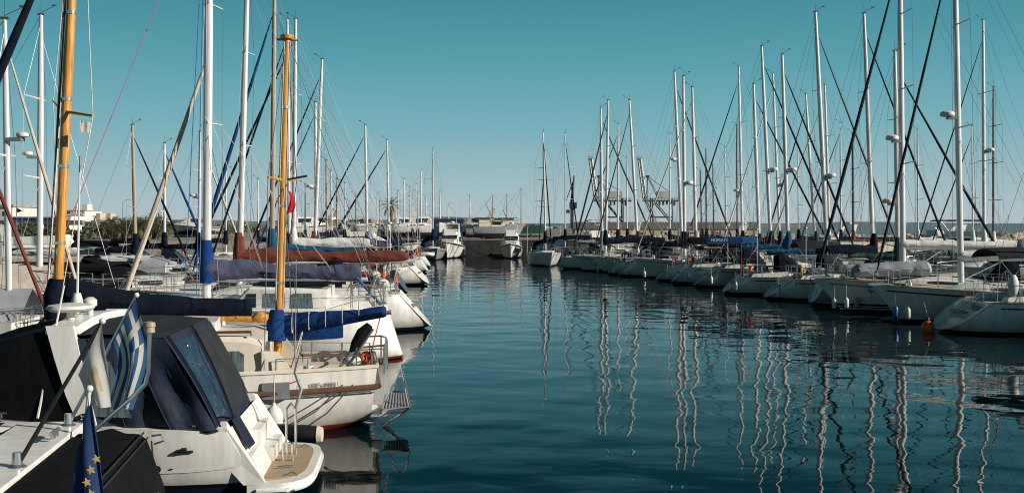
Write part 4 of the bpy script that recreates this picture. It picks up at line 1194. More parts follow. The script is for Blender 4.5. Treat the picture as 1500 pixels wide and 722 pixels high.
far('yacht with the shortest of three dark masts before the warehouse', 1028, (1026, 250), 122, PI + .1, jib=None, mastm='aludark', cover='navy', group=G2, mr=.09)
far('yacht with the tallest of three dark masts before the warehouse', 1035, (1034, 219), 118, PI + .1, jib=None, mastm='aludark', cover='navy', group=G2, mr=.10)
far('yacht with the right hand one of three dark masts before the warehouse', 1046, (1044, 241), 126, PI + .1, jib=None, mastm='aludark', cover='maroon', group=G2, mr=.09)
far('yacht with a slender mast standing just right of the left container crane', 905, (906, 182), 108, PI + .1, jib='navy', cover='navy', group=G2, mr=.11)
far('yacht with a slim mast between the container cranes', 919, (918, 232), 124, PI + .1, jib=None, cover='navy', group=G2, mr=.08)
far('yacht with a slim mast crossed by the pale stay right of the cranes', 981, (982, 197), 116, PI + .1, jib=None, cover='navy', group=G2, mr=.09)
far('yacht with a single slim mast before the open sky left of the cranes', 828, (826, 195), 112, -PI / 2 + .3, jib='navy', cover='navy', group=G2, mr=.10)
far('yacht with a shorter mast just behind the bow facing yacht', 798, (794, 222), 114, -PI / 2 - .2, jib='charcoal', cover='navy', group=G2, mr=.09)
far('yacht with a thin mast between the tall pair and the rubble mound', 1064, (1062, 215), 105, PI + .1, jib=None, cover='navy', group=G2, mr=.07)
far('yacht with a thin bare mast left of the two dark stays', 1170, (1169, 215), 110, PI, jib=None, cover='navy', group=G2, mr=.07)
far('yacht with a thin bare mast right of the leaning black headsail', 1232, (1231, 180), 104, PI, jib='charcoal', cover='navy', group=G2, mr=.08)
far('yacht with a thin bare mast between the bow outward yachts', 1345, (1344, 190), 100, PI, jib=None, cover='whitec', group=G2, mr=.08)
far('yacht with a slim bare mast left of the twin radome mast', 1425, (1424, 185), 98, PI, jib='charcoal', cover='whitec', group=G2, mr=.08)
# motor boats further out on the right
for lab, px, Y_, rz, kw in (
    ('white flybridge motor yacht moored beyond the right pontoon near the sea horizon', 1478, 112, PI * .9, dict(L=12)),
    ('white motor yacht with grey canopy moored behind the right hand masts', 1432, 118, PI * 1.05, dict(L=11)),
    ('low white motor cruiser behind the dark mast on the right', 1268, 108, PI * 1.1, dict(L=10, fly=False)),
    ('white motor cruiser before the rock mound right of centre', 1352, 124, PI * .95, dict(L=11, fly=False)),
    ('white motor cruiser under cover before the warehouse wall', 962, 128, PI * 1.0, dict(L=11, fly=False)),
    ('white motor cruiser with dark windows behind the small scooped sterns', 862, 112, -PI * .45, dict(L=10)),
    ('white speedboat before the breakwater rocks left of the radome mast', 1112, 126, PI * 1.0, dict(L=9, fly=False))):
    motoryacht(lab, WX(px, Y_), Y_, rz, group='motor boats beyond the right pontoon', mastpole=False, **kw)

# ------------------------------------------------------------------ left row and the berths behind it
GL = 'yachts moored along the left pontoon'
# white yacht with russet boom cover and wedge stern
near('white yacht with russet boom cover and sharp wedge shaped stern pointing into the channel', 'stern', 634, 39.2, 350, (361, 0), PI + .10, zt=14.2, L=11.2, B=3.7, fs=1.35, fb=1.5, rev=1.25, tw=.7, jib=None, stay=False,
     cover='maroon', coverh=(.62, .42), boomz=2.5, boomlen=6.6, spray='navy', bim=None, group=GL, clutter=7, radar=None, mr=.115, wheel=False)
near('white yacht with tan mast and bright blue cover berthed behind the russet covered yacht', 'stern', 598, 48.5, 398, (402, 0), PI + .05, zt=15, L=10.3, B=3.6, fs=1.2, jib='blue', jr=.09, cover='teal', mastm='tanspar', group=GL, clutter=7, mr=.12, boomz=2.6)
near('white yacht with tall silver mast and white canvas cover, fourth berth from the blue stern', 'stern', 600, 57.5, 430, (433, 28), PI + .03, L=12.5, B=3.7, fs=1.2, hm='navy', jib='navy', cover='whitec', coverh=(.7, .5), group=GL, clutter=7, mr=.115, boomz=2.6)
near('white yacht with pointed stern and slim right leaning mast in the left row', 'stern', 630, 67, 460, (472, 87), PI - .04, L=12.5, B=3.6, fs=1.2, rev=1.2, jib='navy', cover='maroon', group=GL, clutter=7, mr=.115)
near('white yacht with a twin mast line and dark blue cover further up the left row', 'stern', 614, 75, 463, (462, 150), PI - .04, L=12.5, B=3.6, fs=1.2, hm='green', jib='blue', cover='blue', group=GL, clutter=7, mr=.12, radar=(.45, 1))
near('white ketch hull with tan mizzen far up the left row', 'stern', 628, 84, 538, (535, 183), PI - .04, L=10.5, B=3.3, jib='navy', cover='blue', group=GL, clutter=7, mr=.11)
near('white yacht with black furled headsail slanting right far up the left row', 'stern', 632, 93, 570, (567, 205), PI - .04, L=10, B=3.2, jib='black', jr=.09, cover='navy', group=GL, clutter=7, mr=.10)
far('yacht with a tan mast, left one of the trio behind the tall leaning mast', 479, (478, 235), 86, PI, mastm='tanspar', jib=None, cover='navy', mr=.10, group=GL)
far('yacht with a grey mast, middle one of the trio behind the tall leaning mast', 486, (485, 250), 90, PI, jib=None, cover='navy', mr=.08, group=GL)
far('yacht with a tan mast, right one of the trio behind the tall leaning mast', 494, (493, 262), 94, PI, mastm='tanspar', jib=None, cover='blue', mr=.09, group=GL)
far('yacht with slim silver mast hidden close behind the yellow mizzen mast', 424, (421, 28), 64, PI, L=12, jib='navy', cover='navy', mr=.10, group=GL)
G3 = 'yachts behind the left pontoon'
far('yacht with silver mast and grey cockpit tent at the left frame edge', 14, (7, 28), 27, .05, L=9, frac=.76, jib='beige', jr=.05, cover=None, tent='greyc', radar=(.62, 1, .17), group=G3, mr=.085, spre=1)
far('yacht with cream tent and silver mast left of the tall wooden mast', 58, (60, 22), 36, .05, L=9.5, frac=.70, jib=None, cover=None, tent='beige', radar=(.5, -1, .19), group=G3, mr=.11)
far('yacht with slim tan mast standing before the palm grove', 199, (194, 183), 62, .05, mastm='tanspar', jib='navy', cover='navy', bim='blackc', group=G3, mr=.11)
far('yacht with blue furled headsail and short mast right of the palms', 241, (241, 210), 72, .05, jib='blue', jr=.09, cover='navy', bim='blackc', group=G3, mr=.10)
far('yacht with slim silver mast close to the left of the thick silver mast', 291, (293, 193), 70, .05, jib='beige', cover='navy', group=G3, mr=.10, radar=(.5, -1))
far('yacht with thin bare mast right of the thick silver mast', 331, (331, 250), 92, .05, jib=None, cover='navy', group=G3, mr=.07)
for lab, px, Y_, rz, L_, tent, roof, top, sd in (
    ('motorboat under black enclosure with white awning just right of the tall wooden mast', 205, 41, .05, 9.0, 'blackc', 'whitec', 2.35, 1),
    ('motorboat under black enclosure with beige awning left of the beige furled sail', 268, 52, .03, 9.0, 'blackc', 'beige', 2.35, 2),
    ('motorboat under black enclosure with dark awning right of the beige furled sail', 318, 47, .02, 8.5, 'blackc', 'blackc', 2.1, 3),
    ('motorboat under cream canvas enclosure left of the tall wooden mast', 92, 33, .04, 8.5, 'beige', 'whitec', 2.35, 4),
    ('motorboat under grey canvas enclosure nearest the left frame edge', 70, 25.5, .03, 8.0, 'greyc', 'greyc', 1.95, 5),
    ('motorboat with white awning far behind the black enclosures', 232, 66, .0, 9.0, 'charcoal', 'whitec', 2.3, 6),
    ('motorboat with grey awning behind the thick silver mast', 340, 60, .0, 8.5, 'greyc', 'whitec', 2.1, 7)):
    covered_boat(lab, WX(px, Y_) - L_, Y_, rz, L_, 3.0, tent, roof, top, 'motorboats behind the left pontoon', seed=sd)
for lab, px, Y_, rz, kw in (
    ('white motor yacht with blue canopy at the far left behind the silver mast', -45, 70, .1, dict(L=12, canvas='blue')),
    ('big white motor yacht with radar mast among the far left masts', 476, 112, .1, dict(L=10.5)),
    ('white motor cruiser crowded between the left row and the boatyard', 420, 104, .1, dict(L=9, fly=False))):
    motoryacht(lab, WX(px, Y_), Y_, rz, group='motor boats behind the left pontoon', mastpole=False, **kw)

yacht('yacht with russet furled headsail slanting in from the left frame edge', WX(80, 25) - 8.4, 25, .03, 4.9, (4.6, 0, 11.5), L=8.4, B=2.9, jib='maroon', jr=.05, cover='navy', spray='greyc', group=G3, seed=4)
# far end of the channel
motoryacht('white flybridge motor yacht moored bow on left of the gap at the channel head', WX(668, 122) - .3, 122.5, -PI / 2 - .04, L=9.0, B=3.1, canvas=None, fs=1.2, fb=2.0)
motoryacht('white dark canopied motor yacht moored bow on right of the channel head gap', WX(750, 120), 121.5, -PI / 2 - .02, L=8.5, B=2.6, canvas='charcoal', fs=1.1, fb=1.8)
far('grey hulled yacht with a white dinghy alongside at the head of the channel', 634, (631, 220), 113, -PI / 2 + .2, hm='grey', jib=None, cover='navy', mr=.10, B=3.2)
t = thing('dinghy', 'small white inflatable dinghy tied beside the grey hulled yacht', 'dinghy', (WX(617, 106), 106, 0.75))
MB().path([(-1, .5, 0), (.7, .5, .03), (1.2, .15, .1), (1.2, -.15, .1), (.7, -.5, .03), (-1, -.5, 0)], .24, 10).build('tube', M['fwhite'], t)
MB().box((0, 0, -.06), (1.7, .9, .08)).build('floor', M['grey'], t)
MB().box((-.3, 0, .08), (.25, .9, .04)).build('seat', M['teak'], t)
# on the hard
h = Hull(6.6, 2.6, .95, 1.35, .55, -.1, .9, 1.1, .03, 1.2, -.3, 2.6, .35)
root = thing('motor_launch', 'small grey and white motor launch propped on the quay edge at the channel head', 'motorboat', (WX(694, 133), 133, 2.55), .1)
h.mesh().build('hull', HM['grey'], root); h.deck(.04).build('deck', M['deck'], root)
MB().box((3.0, 0, 1.25), (1.5, 1.5, .8), taper=.85).build('wheelhouse', M['gel'], root)
for sd in (1, -1): MB().box((3.0, sd * .70, 1.38), (1.1, .06, .28)).build('side_window', M['glass'], root)
MB().box((3.0, 0, 1.68), (1.9, 1.7, .06)).build('wheelhouse_roof', M['charcoal'], root)
gr_ = MB(); gr_.path([(.4, 1.15, 1.5), (2, 1.25, 1.55), (6, .5, 1.95), (6.5, 0, 2.0), (6, -.5, 1.95), (2, -1.25, 1.55), (.4, -1.15, 1.5)], .02, 5); gr_.build('bow_rail', M['steel'], root)
for x in (1.2, 4.8): MB().box((x, 0, -.45), (.25, 1.6, .3)).build('cradle', M['brownwood'], root)
fishing = [('wooden fishing boat with orange fittings and slanted derrick in the boatyard', 724, 146, (712, 297), (722, 284)),
           ('fishing boat with tall pole mast and slanting stay in the boatyard', 758, 150, (742, 335), (764, 273)),
           ('fishing boat with short derrick behind the dark canopy motor yacht', 742, 158, (737, 305), (743, 283))]
for lab, px, Y_, (dx, dy), (mx, my) in fishing:
    h = Hull(8.5, 2.8, 1.0, 1.6, .8, -.2, .8, .9, .15, .8, -.3)
    root = thing('fishing_boat', lab, 'fishing boat', (WX(px, Y_) - 4, Y_, 2.25), .15)
    h.mesh().build('hull', HM[{742: 'navy', 758: 'green'}.get(px, 'grey')], root); h.deck(.2).build('deck', M['brownwood'], root)
    MB().box((2.6, 0, 1.85), (1.7, 1.5, 1.2), taper=.9).build('wheelhouse', M['cream'], root)
    MB().box((2.6, 0, 2.5), (2.6, 1.9, .08)).build('wheelhouse_roof', M['navy'], root)
    MB().box((3.42, 0, 2.1), (.06, 1.1, .4)).build('window', M['glass'], root)
    MB().box((4.5, .2, 1.5), (1.4, 1.2, .5)).build('net_bin', M['orange'], root)
    k = Y_ / F
    mz = WZ(my, Y_) - 2.4; mx_ = (mx - px) * k + 4
    MB().path([(mx_, 0, 1.2), (mx_, 0, mz)], [.1, .06], 6).build('mast', M['tanspar'], root)
    MB().path([(mx_ + .4, 0, 1.6), ((dx - px) * k + 4, 0, WZ(dy, Y_) - 2.4)], [.1, .07], 6).build('derrick', M['tanspar'], root)
    tubes(root, 'stay', M['wire'], [[(mx_, 0, mz), ((dx - px) * k + 4, 0, WZ(dy, Y_) - 2.4)], [(mx_, 0, mz), (8, 0, 2)], [(mx_, 0, mz), (.2, 0, 1.4)]], .012, 4)
    for x in (1.5, 6):
        for sd in (.8, -.8): MB().path([(x, sd, -.45), (x, sd * .9, .2)], .1, 4).build('prop', M['brownwood'], root)
GH = 'yachts laid up on the boatyard hard standing'
for lab, mb_, mt_, Y_ in (('laid up yacht with pale mast, leftmost over the boatyard', 592, (592, 262), 142), ('laid up yacht with pale mast, second from left over the boatyard', 600, (600, 274), 150),
                    ('laid up yacht with the tallest pale mast of the boatyard group', 617, (617, 250), 140), ('laid up yacht with short pale mast beside the travel lift', 645, (644, 282), 150),
                    ('laid up yacht with lone pale mast right of the travel lift', 688, (688, 287), 150), ('laid up yacht with thin tan mast right of the palm', 582, (583, 280), 156),
                    ('laid up yacht with thin mast just left of the tall boatyard mast', 610, (610, 270), 160),
                    ('laid up yacht with short thin mast over the wide boatyard shed', 512, (512, 296), 165), ('laid up yacht with thin mast just left of the lone palm', 553, (553, 284), 160),
                    ('laid up yacht with short mast between travel lift and grey hulled yacht', 657, (657, 300), 165), ('laid up yacht with low thin mast right of the tallest boatyard mast', 624, (624, 288), 166)):
    far(lab, mb_, mt_, Y_, .2 if mb_ % 2 else PI - .2, base=2.6, jib=None, cover=None, boom=False, spray=None, rails=False, clutter=0, L=8.5, mr=.10, group=GH)

# covered tender on the striped yacht's foredeck
tr_ = canvas_roll((b2h.L - 1.7, 0, 1.62), (b2h.L - 5.0, 0, 1.72), .55, .75, 1.25, 1.5, random.Random(2), 18, 14, .05)
tr_.build('covered_tender', M['greyc'], b2)

# boats laid up ashore along the left shore and the boatyard
for lab, px, Y_, rz, L_ in (
    ('laid up white motor cruiser beside the tan boatyard roof', 600, 165, .2, 8.0),
    ('laid up white motor cruiser before the wide boatyard shed', 545, 158, PI - .2, 9.0),
    ('laid up white motor cruiser ashore behind the maroon boom cover', 452, 150, .3, 8.5),
    ('laid up white motor cruiser on the quay right of the channel head', 782, 150, PI - .1, 9.5),
    ('laid up white motor cruiser with its stern by the travel lift', 628, 148, .05, 8.0),
    ('laid up white motor cruiser ashore right of the dark pavilion', 362, 155, PI + .2, 8.5)):
    motoryacht(lab, WX(px, Y_) - 4, Y_, rz, L=L_, B=2.9, base=2.55, fly=False, fs=.9, fb=1.4, rad=False, mastpole=False, group='motor cruisers laid up ashore')

# low boat between the ketch and the round sterned motorsailer, with a bicycle on deck
covered_boat('low white motorboat with small black hood and bicycle on deck behind the navy boom cover', WX(318, 26.0), 26.0, PI + .1, 8.2, 2.9, 'blackc', 'blackc', 1.75, 'motorboats behind the left pontoon', seed=9)
bt = thing('bicycle', 'dark folding bicycle standing on the white deck left of the thick silver mast', 'bicycle', (WX(284, 25.6), 25.6, 1.36), .25)
for x in (-.32, .32):
    w_ = MB().ring((x, 0, .27), .25, .018, 'y', 18, 5)
    for a in range(4): w_.tube((x + .25 * math.cos(a * PI / 4), 0, .27 + .25 * math.sin(a * PI / 4)), (x - .25 * math.cos(a * PI / 4), 0, .27 - .25 * math.sin(a * PI / 4)), .004, n=4)
    w_.build('wheel', M['black'], bt)
fr_ = MB(); fr_.path([(-.32, 0, .27), (-.08, 0, .27), (.26, 0, .58), (.32, 0, .27)], .016, 6); fr_.path([(-.08, 0, .27), (-.14, 0, .68)], .014, 6); fr_.path([(-.32, 0, .27), (-.12, 0, .5), (.26, 0, .55)], .012, 5)
fr_.build('frame', M['steel'], bt)
MB().path([(-.24, 0, .69), (-.02, 0, .70)], [.06, .025], 8, ry=[.03, .02]).build('saddle', M['black'], bt)
MB().path([(.22, -.25, .82), (.24, 0, .80), (.22, .25, .82)], .013, 6).path([(.26, 0, .58), (.24, 0, .80)], .014, 6).build('handlebar', M['steel'], bt)

# thin masts crowding the far left of the channel
for lab, mb_, mt_, Y_, mm_ in (('yacht with thin grey mast right of the tan mast trio', 505, (505, 268), 108, 'alu'), ('yacht with thin mast between the tan trio and the ketch mast', 521, (521, 285), 118, 'aludark'),
                               ('yacht with tan mast close left of the black slanting headsail', 556, (556, 295), 112, 'tanspar'), ('yacht with thin pale mast right of the black slanting headsail', 604, (604, 291), 122, 'alu'),
                               ('yacht with slim mast just left of the tallest boatyard mast', 612, (612, 282), 118, 'alu'), ('yacht with thin mast left of the tall leaning silver mast', 447, (447, 270), 100, 'aludark'),
                               ('yacht with thin mast between the yellow mizzen and tall silver mast', 415, (414, 282), 104, 'alu'), ('yacht with thin pale mast left of the yellow mizzen mast', 378, (378, 262), 96, 'alu')):
    far(lab, mb_, mt_, Y_, PI - .05, mastm=mm_, jib=None, cover='navy', mr=.075, rails=False, clutter=2, group='yachts crowding the far left of the channel')
# ------------------------------------------------------------------ white canoe sterned motorsailer with purple boom cover
CXs, CYs = -3.22, 30.5
sC = CXs - WX(308, CYs)
rC, hC = yacht('white round sterned motorsailer with windowed pilothouse and slate purple boom cover', CXs, CYs, PI + .08, sC, (sC - .1, 0, 14.2), L=10.6, B=3.9, hm='red_low', fs=1.58, fb=1.95, rev=.5, tw=.46, rake=.9,
     cover='purple', coverh=(.66, .46), boomz=2.36, boomlen=4.7, collar='blue', lump=.11, jib=None, stay=False, spray=None, cabin=False, wheel=False, clutter=1, mr=.13, windows=0, group=GL, boomside=1, hull_kw=dict(lift=.02, tmax=.5, canoe=True), seed=12, wr=1)
def loc(root, p):
    v = Matrix.Rotation(-root.rotation_euler.z, 3, 'Z') @ (Vector(p) - Vector(root.location))
    return Vector((v.x / root.scale[0], v.y / root.scale[1], v.z / root.scale[2]))
# pilothouse
ph = MB()
W = 1.45
def phsec(x, w, z0, z1): return [(x, w, z0), (x, w * .93, z1 - .1), (x, w * .86, z1), (x, -w * .86, z1), (x, -w * .93, z1 - .1), (x, -w, z0)]
ph.loft([phsec(2.15, W * .97, 1.38, 2.12), phsec(4.3, W, 1.42, 2.22), phsec(5.0, W * .95, 1.45, 1.5)], False, True)
ph.build('pilothouse', M['gel'], rC)
for x0, x1, m_ in ((2.5, 3.1, 'curtain'), (3.3, 3.9, 'curtain'), (4.1, 4.5, 'glass')):
    MB().sheet([[(x0, W * .987 + .012, 1.56), (x0 + (.06 if x0 < 2.6 else 0), W * .935 + .012, 2.02)], [(x1, W * .987 + .012, 1.56), (x1 - (.14 if x0 > 4 else 0), W * .935 + .012, 2.02)]]).build('side_window', M[m_], rC)
MB().box((3.2, 0, 2.24), (2.1, 2.1, .06)).build('cabin_top_hatch', M['navy'], rC)
MB().loft([phsec(5.02, 1.25, 1.45, 1.84), phsec(8.6, 1.0, 1.6, 1.9)], False, True).build('foredeck_cabin', M['gel'], rC)
for x in (5.6, 6.4, 7.2): MB().ell((x, 1.22 - (x - 5) * .07, 1.66), (.2, .03, .1), 10, 6).build('porthole', M['glass'], rC)
for sd in (1, -1): hC.patch(.17, .62, .60, .80, sd, .008, 14).build('blue_panel', M['blue'], rC)
tr = MB(); 
for sd in (1, -1): tr.path(hC.rail_pts(sd, .01, -.03), .035, 5)
tr.build('rubbing_strake', M['gel'], rC)
mC = Vector((sC, 0, 1.9)); mCt = Vector((sC - .1, 0, 14.2))
tubes(rC, 'forestay', M['pinkrope'], [[(10.5, 0, 1.95), mCt]], .012, 5)
a, b_ = Vector((8.15, 0, 1.75)), loc(rC, P(300, 97, CYs))
MB().path([a, a.lerp(b_, .03), a.lerp(b_, .35), a.lerp(b_, .7), b_], [.03, .075, .09, .07, .05], 10).build('furled_staysail', M['beige'], rC)
MB().path([a + Vector((-.02, 0, -.1)), a.lerp(b_, .035)], [.12, .1], 10).build('staysail_boot', M['blue'], rC)
tubes(rC, 'mainsheet_strap', M['bluerope'], [[loc(rC, P(523, 407, CYs - .3)), loc(rC, P(563, 452, CYs - .5))]], .045, 8)
fs_ = MB()
for q in (.25, .6): fs_.path([(sC + q, .15, 1.9), mC.lerp(mCt, .98) + Vector((.1, .1, 0))], .012, 4)
fs_.build('signal_halyard', M['bluerope'], rC)

# ------------------------------------------------------------------ wooden masted ketch
KR = PI + .16
rk_ = thing('ketch', 'white wooden masted ketch with blue mizzen cover, navy main cover and brown rubbing strake', 'ketch', (-2.90, 20.7, 0), KR, GL)
hK = Hull(10.0, 3.6, 1.24, 1.7, .5, -.14, .62, .7, .1, .9, .05, 2.4, .5)
hK.mesh().build('hull', HM['red_boot'], rk_)
hK.deck(.46, .03).build('deck', M['cream'], rk_)
st = MB()
for sd in (1, -1): st.path(hK.rail_pts(sd, .02, -.36, 0, 1), .055, 6)
st.path([hK.pt(0, 1, s_ / 4) * 1 + Vector((-.03, 0, -.36)) for s_ in (4, 2, 0, -2, -4)], .055, 6)
st.build('rubbing_strake', M['brownwood'], rk_)
cp = MB()
for sd in (1, -1): cp.path(hK.rail_pts(sd, -.01, .02, 0, 1), .04, 6)
cp.path([hK.pt(0, 1, s_ / 4) + Vector((0, 0, .02)) for s_ in (4, 2, 0, -2, -4)], .04, 6)
cp.build('cap_rail', M['cream'], rk_)
def ksec(x, w, z0, z1, tum=.9): return [(x, w, z0), (x, w * tum, z1 - .1), (x, w * (tum - .08), z1), (x, 0, z1 + .05), (x, -w * (tum - .08), z1), (x, -w * tum, z1 - .1), (x, -w, z0)]
MB().loft([ksec(2.0, 1.36, .62, 1.80), ksec(2.3, 1.38, .62, 1.88), ksec(4.2, 1.40, .66, 1.95), ksec(5.6, 1.30, .72, 1.9), ksec(6.2, 1.2, .8, 1.3)], False, True).build('deckhouse', M['cream'], rk_)
MB().loft([ksec(2.9, .92, 1.86, 2.12), ksec(5.4, .92, 1.88, 2.14), ksec(5.9, .8, 1.6, 1.9)], False, True).build('cabin_trunk', M['gel'], rk_)
for x in (3.1, 3.75, 4.4, 5.0):
    MB().path([(x - .12, .905, 2.0), (x + .12, .905, 2.0)], .055, 8).build('porthole', M['glass'], rk_)
def house_window(x0, x1, m_):
    g = []
    for i in range(7):
        u = i / 6; x = x0 + (x1 - x0) * u; e = .06 if i in (0, 6) else 0
        g.append([(x, 1.385 - .13 * f + .012, .66 + 1.15 * f) for f in (.32 + e, .5, .7, .84 - e)])
    return MB().sheet(g)
house_window(2.32, 2.92, 0).build('deckhouse_window', M['curtain'], rk_)
house_window(3.3, 4.1, 0).build('deckhouse_window', M['curtain'], rk_)
hr = MB()
hr.path([(2.2, 1.2, 1.9), (2.2, 1.2, 1.97), (4.9, 1.17, 1.97), (4.9, 1.17, 1.9)], .025, 6); hr.path([(3.5, 1.18, 1.97), (3.5, 1.18, 1.86)], .02, 5)
hr.build('hand_rail', M['brownwood'], rk_)
MB().path([loc(rk_, P(366, 502, 19.35)), loc(rk_, P(361, 530, 19.3))], .018, 6).build('window_stay', M['black'], rk_)
tubes(rk_, 'wall_lamp', M['grey'], [[loc(rk_, P(358, 522, 19.25)), loc(rk_, P(376, 516, 19.25))]], .06, 10)
# cream windbreak wings at the companionway
for sd in (1, -1):
    MB().prism([(2.0, sd * 1.3, .65), (2.0, sd * 1.27, 1.62), (1.72, sd * 1.22, 1.6), (1.38, sd * 1.2, 1.15), (1.3, sd * 1.22, .65)], (0, sd * .06, 0)).build('windbreak', M['cream'], rk_, False)
MB().path([(2.02, .9, .7), (1.98, .9, 1.5), (1.98, .6, 1.66), (1.98, .2, 1.66)], .035, 6).build('grab_hoop', M['steel'], rk_)
MB().hexa([(1.98, .55, .66), (1.98, -.35, .66), (2.03, -.35, .66), (2.03, .55, .66)], [(1.98, .55, 1.55), (1.98, -.35, 1.55), (2.03, -.35, 1.55), (2.03, .55, 1.55)]).build('companionway_door', M['brownwood'], rk_, False)
# benches in the cockpit
for sd in (1, -1): MB().box((1.0, sd * .86, .93), (1.4, .46, .30)).build('cockpit_bench', M['cream'], rk_, False)
MB().box((.45, 0, .88), (.5, 1.2, .2)).build('stern_locker', M['teak'], rk_, False)
# masts and booms
mz0 = loc(rk_, P(405, 545, 20.85)); mz1 = loc(rk_, P(420.5, 55, 20.85)); mz0.z = .65
MB().path([mz0, mz0.lerp(mz1, .3), mz0.lerp(mz1, .7), mz1], [.082, .082, .08, .068], 14).build('mizzen_mast', M['spruce'], rk_)
tp = MB().lathe((mz1.x, mz1.y, mz1.z - .04), [(.13, 0), (.14, .03), (.14, .08), (.05, .1)], 12); tp.path([mz1 + Vector((.2, 0, -.05)), mz1 + Vector((-.22, 0, -.05))], .025, 6)
tp.build('mast_cap', M['spruce'], rk_)
msp = mz0.lerp(mz1, (WZ(264, 20.85) - .65) / (mz1.z - .65))
MB().path([msp + Vector((-.25, -.58, .03)), msp, msp + Vector((.25, .58, .03))], [.022, .035, .022], 6).build('spreader', M['spruce'], rk_)
MB().path([msp + Vector((0, -.1, .0)), msp + Vector((-.5, .25, .08))], .022, 6).build('spreader', M['aludark'], rk_)
for sd in (1, -1):
    tubes(rk_, 'shroud', M['wire'], [[(mz0.x + .1, sd * 1.5, .95), msp + Vector((.25 * sd, sd * .58, .03)), mz1]], .009, 4)
    tubes(rk_, 'lower_shroud', M['wire'], [[(mz0.x - .5, sd * 1.4, .95), msp]], .008, 4)
mm0 = loc(rk_, P(84, 440, 19.9)); zb = mm0.z; top_ = loc(rk_, P(105, 0, 19.9))
dv = (top_ - mm0); mm1 = mm0 + dv * (11.8 - zb) / dv.z; mmb = mm0 - dv * (zb - .8) / dv.z
MB().path([mmb, mm0, mm0.lerp(mm1, .5), mm1], [.095, .095, .092, .07], 14).build('main_mast', M['spruce'], rk_)
trk = MB(); trk.path([mm0 + Vector((-.12, .03, .6)) * 0 + Vector((.135, .02, .6)), mm0.lerp(mm1, .95) + Vector((.115, .02, 0))], .022, 4)
trk.build('mast_track', M['brownwood'], rk_)
c = loc(rk_, P(92, 163, 19.9)); rk_sp = loc(rk_, P(136, 170, 19.5)); lk_sp = loc(rk_, P(78, 148, 20.4))
MB().path([lk_sp, c, rk_sp], [.02, .035, .025], 6).build('spreader', M['spruce'], rk_)
tubes(rk_, 'shroud', M['rope'], [[mmb + Vector((-.3, 1.45, .5)), rk_sp, mm1], [mmb + Vector((.2, -1.45, .5)), lk_sp, mm1]], .009, 4)
tubes(rk_, 'halyard', M['rope'], [[mmb + Vector((.17, .1, .4)), mm1], [mmb + Vector((.22, -.06, .4)), mm1 + Vector((.05, 0, 0))]], .014, 4)
tubes(rk_, 'forestay', M['wire'], [[(10.0, 0, 1.6), mm1]], .009, 4)
ja = loc(rk_, P(-95, 330, 19.7)); jb = loc(rk_, P(92, -112, 19.8))
MB().path([ja, ja.lerp(jb, .05), ja.lerp(jb, .6), jb], [.04, .085, .085, .04], 10).build('furled_jib', M['navy'], rk_)
rn = random.Random(8)
b0, b1 = loc(rk_, P(92, 446, 19.95)), loc(rk_, P(374, 462, 20.3))
MB().path([b0 - Vector((0, 0, .1)), b1 - Vector((0, 0, .07))], .07, 8).build('main_boom', M['spruce'], rk_)
canvas_roll(b0 + Vector((0, 0, -.05)), b1.lerp(b0, .02) + Vector((0, 0, .0)), .66, .34, .42, .26, rn, 26, 14, .05, .06).build('main_sail_cover', M['navy'], rk_)
MB().path([mm0 + Vector((0, 0, -.35)), mm0 + Vector((0, 0, .1)), mm0 + dv * .42 / dv.z], [.24, .26, .17], 12).build('cover_collar', M['navy'], rk_)
MB().ell(b1 + Vector((-.1, 0, -.04)), (.16, .12, .12), 8, 6).build('boom_gooseneck_block', M['spruce'], rk_)
z0, z1 = loc(rk_, P(405, 484, 20.75)), loc(rk_, P(566, 458, 20.55))
MB().path([z0 - Vector((0, 0, .02)), z1 + (z1 - z0) * .045], .045, 8).build('mizzen_boom', M['tanspar'], rk_)
canvas_roll(z0 + Vector((-.05, 0, -.10)), z1 + Vector((0, 0, -.06)), .46, .24, .30, .18, rn, 40, 14, .10).build('mizzen_sail_cover', M['blue'], rk_)
MB().path([z0 + Vector((.0, 0, -.2)), z0 + Vector((0, 0, .15)), z0 + Vector((-.01, 0, .42))], [.19, .2, .13], 12).build('cover_collar', M['blue'], rk_)
tubes(rk_, 'mizzen_sheet', M['redrope'], [[z1 + Vector((.1, 0, 0)), loc(rk_, P(540, 530, 20.5))]], .012, 5)
lj = MB()
for u in (.15, .3, .45, .6, .75, .9): 
    p = z0.lerp(z1, u); lj.ring((p.x, 0, p.z + .12), .2, .008, 'x', 10, 4)
lj.build('cover_lashing', M['rope'], rk_)
tubes(rk_, 'topping_lift', M['wire'], [[z1, mz1]], .007, 4)
tubes(rk_, 'sheet_tackle', M['rope'], [[z0.lerp(z1, .25), (1.6, .3, .9)], [z0.lerp(z1, .25), (1.5, .1, .9)]], .009, 4)
# fittings on the wooden spars
for (a_, b_, r0, us) in ((mz0, mz1, .088, (.16, .30, .52, .80)), (mm0, mm1, .101, (.12, .28, .42, .60))):
    for u in us:
        p = a_.lerp(b_, u); MB().path([p - Vector((0, 0, .03)), p + Vector((0, 0, .03))], r0, 14).build('mast_band', M['steel'], rk_)
for p, r_ in ((mz0.lerp(mz1, .21), .09), (mz0.lerp(mz1, .24), .09), (mm0.lerp(mm1, .10), .10)):
    c_ = MB().path([p + Vector((.02, r_ + .02, -.09)), p + Vector((.02, r_ + .035, 0)), p + Vector((.02, r_ + .02, .09))], .014, 6)
    c_.build('halyard_cleat', M['steel'], rk_)
p = mz0.lerp(mz1, .205)
rc = MB()
for k in range(4): rc.path([p + Vector((.02 + .015 * k, .13, -.02)), p + Vector((.06 + .01 * k, .15, -.22)), p + Vector((.0, .14, -.36 - .02 * k)), p + Vector((-.05, .13, -.2)), p + Vector((.02, .13, 0))], .009, 4)
rc.build('halyard_coil', M['rope'], rk_)
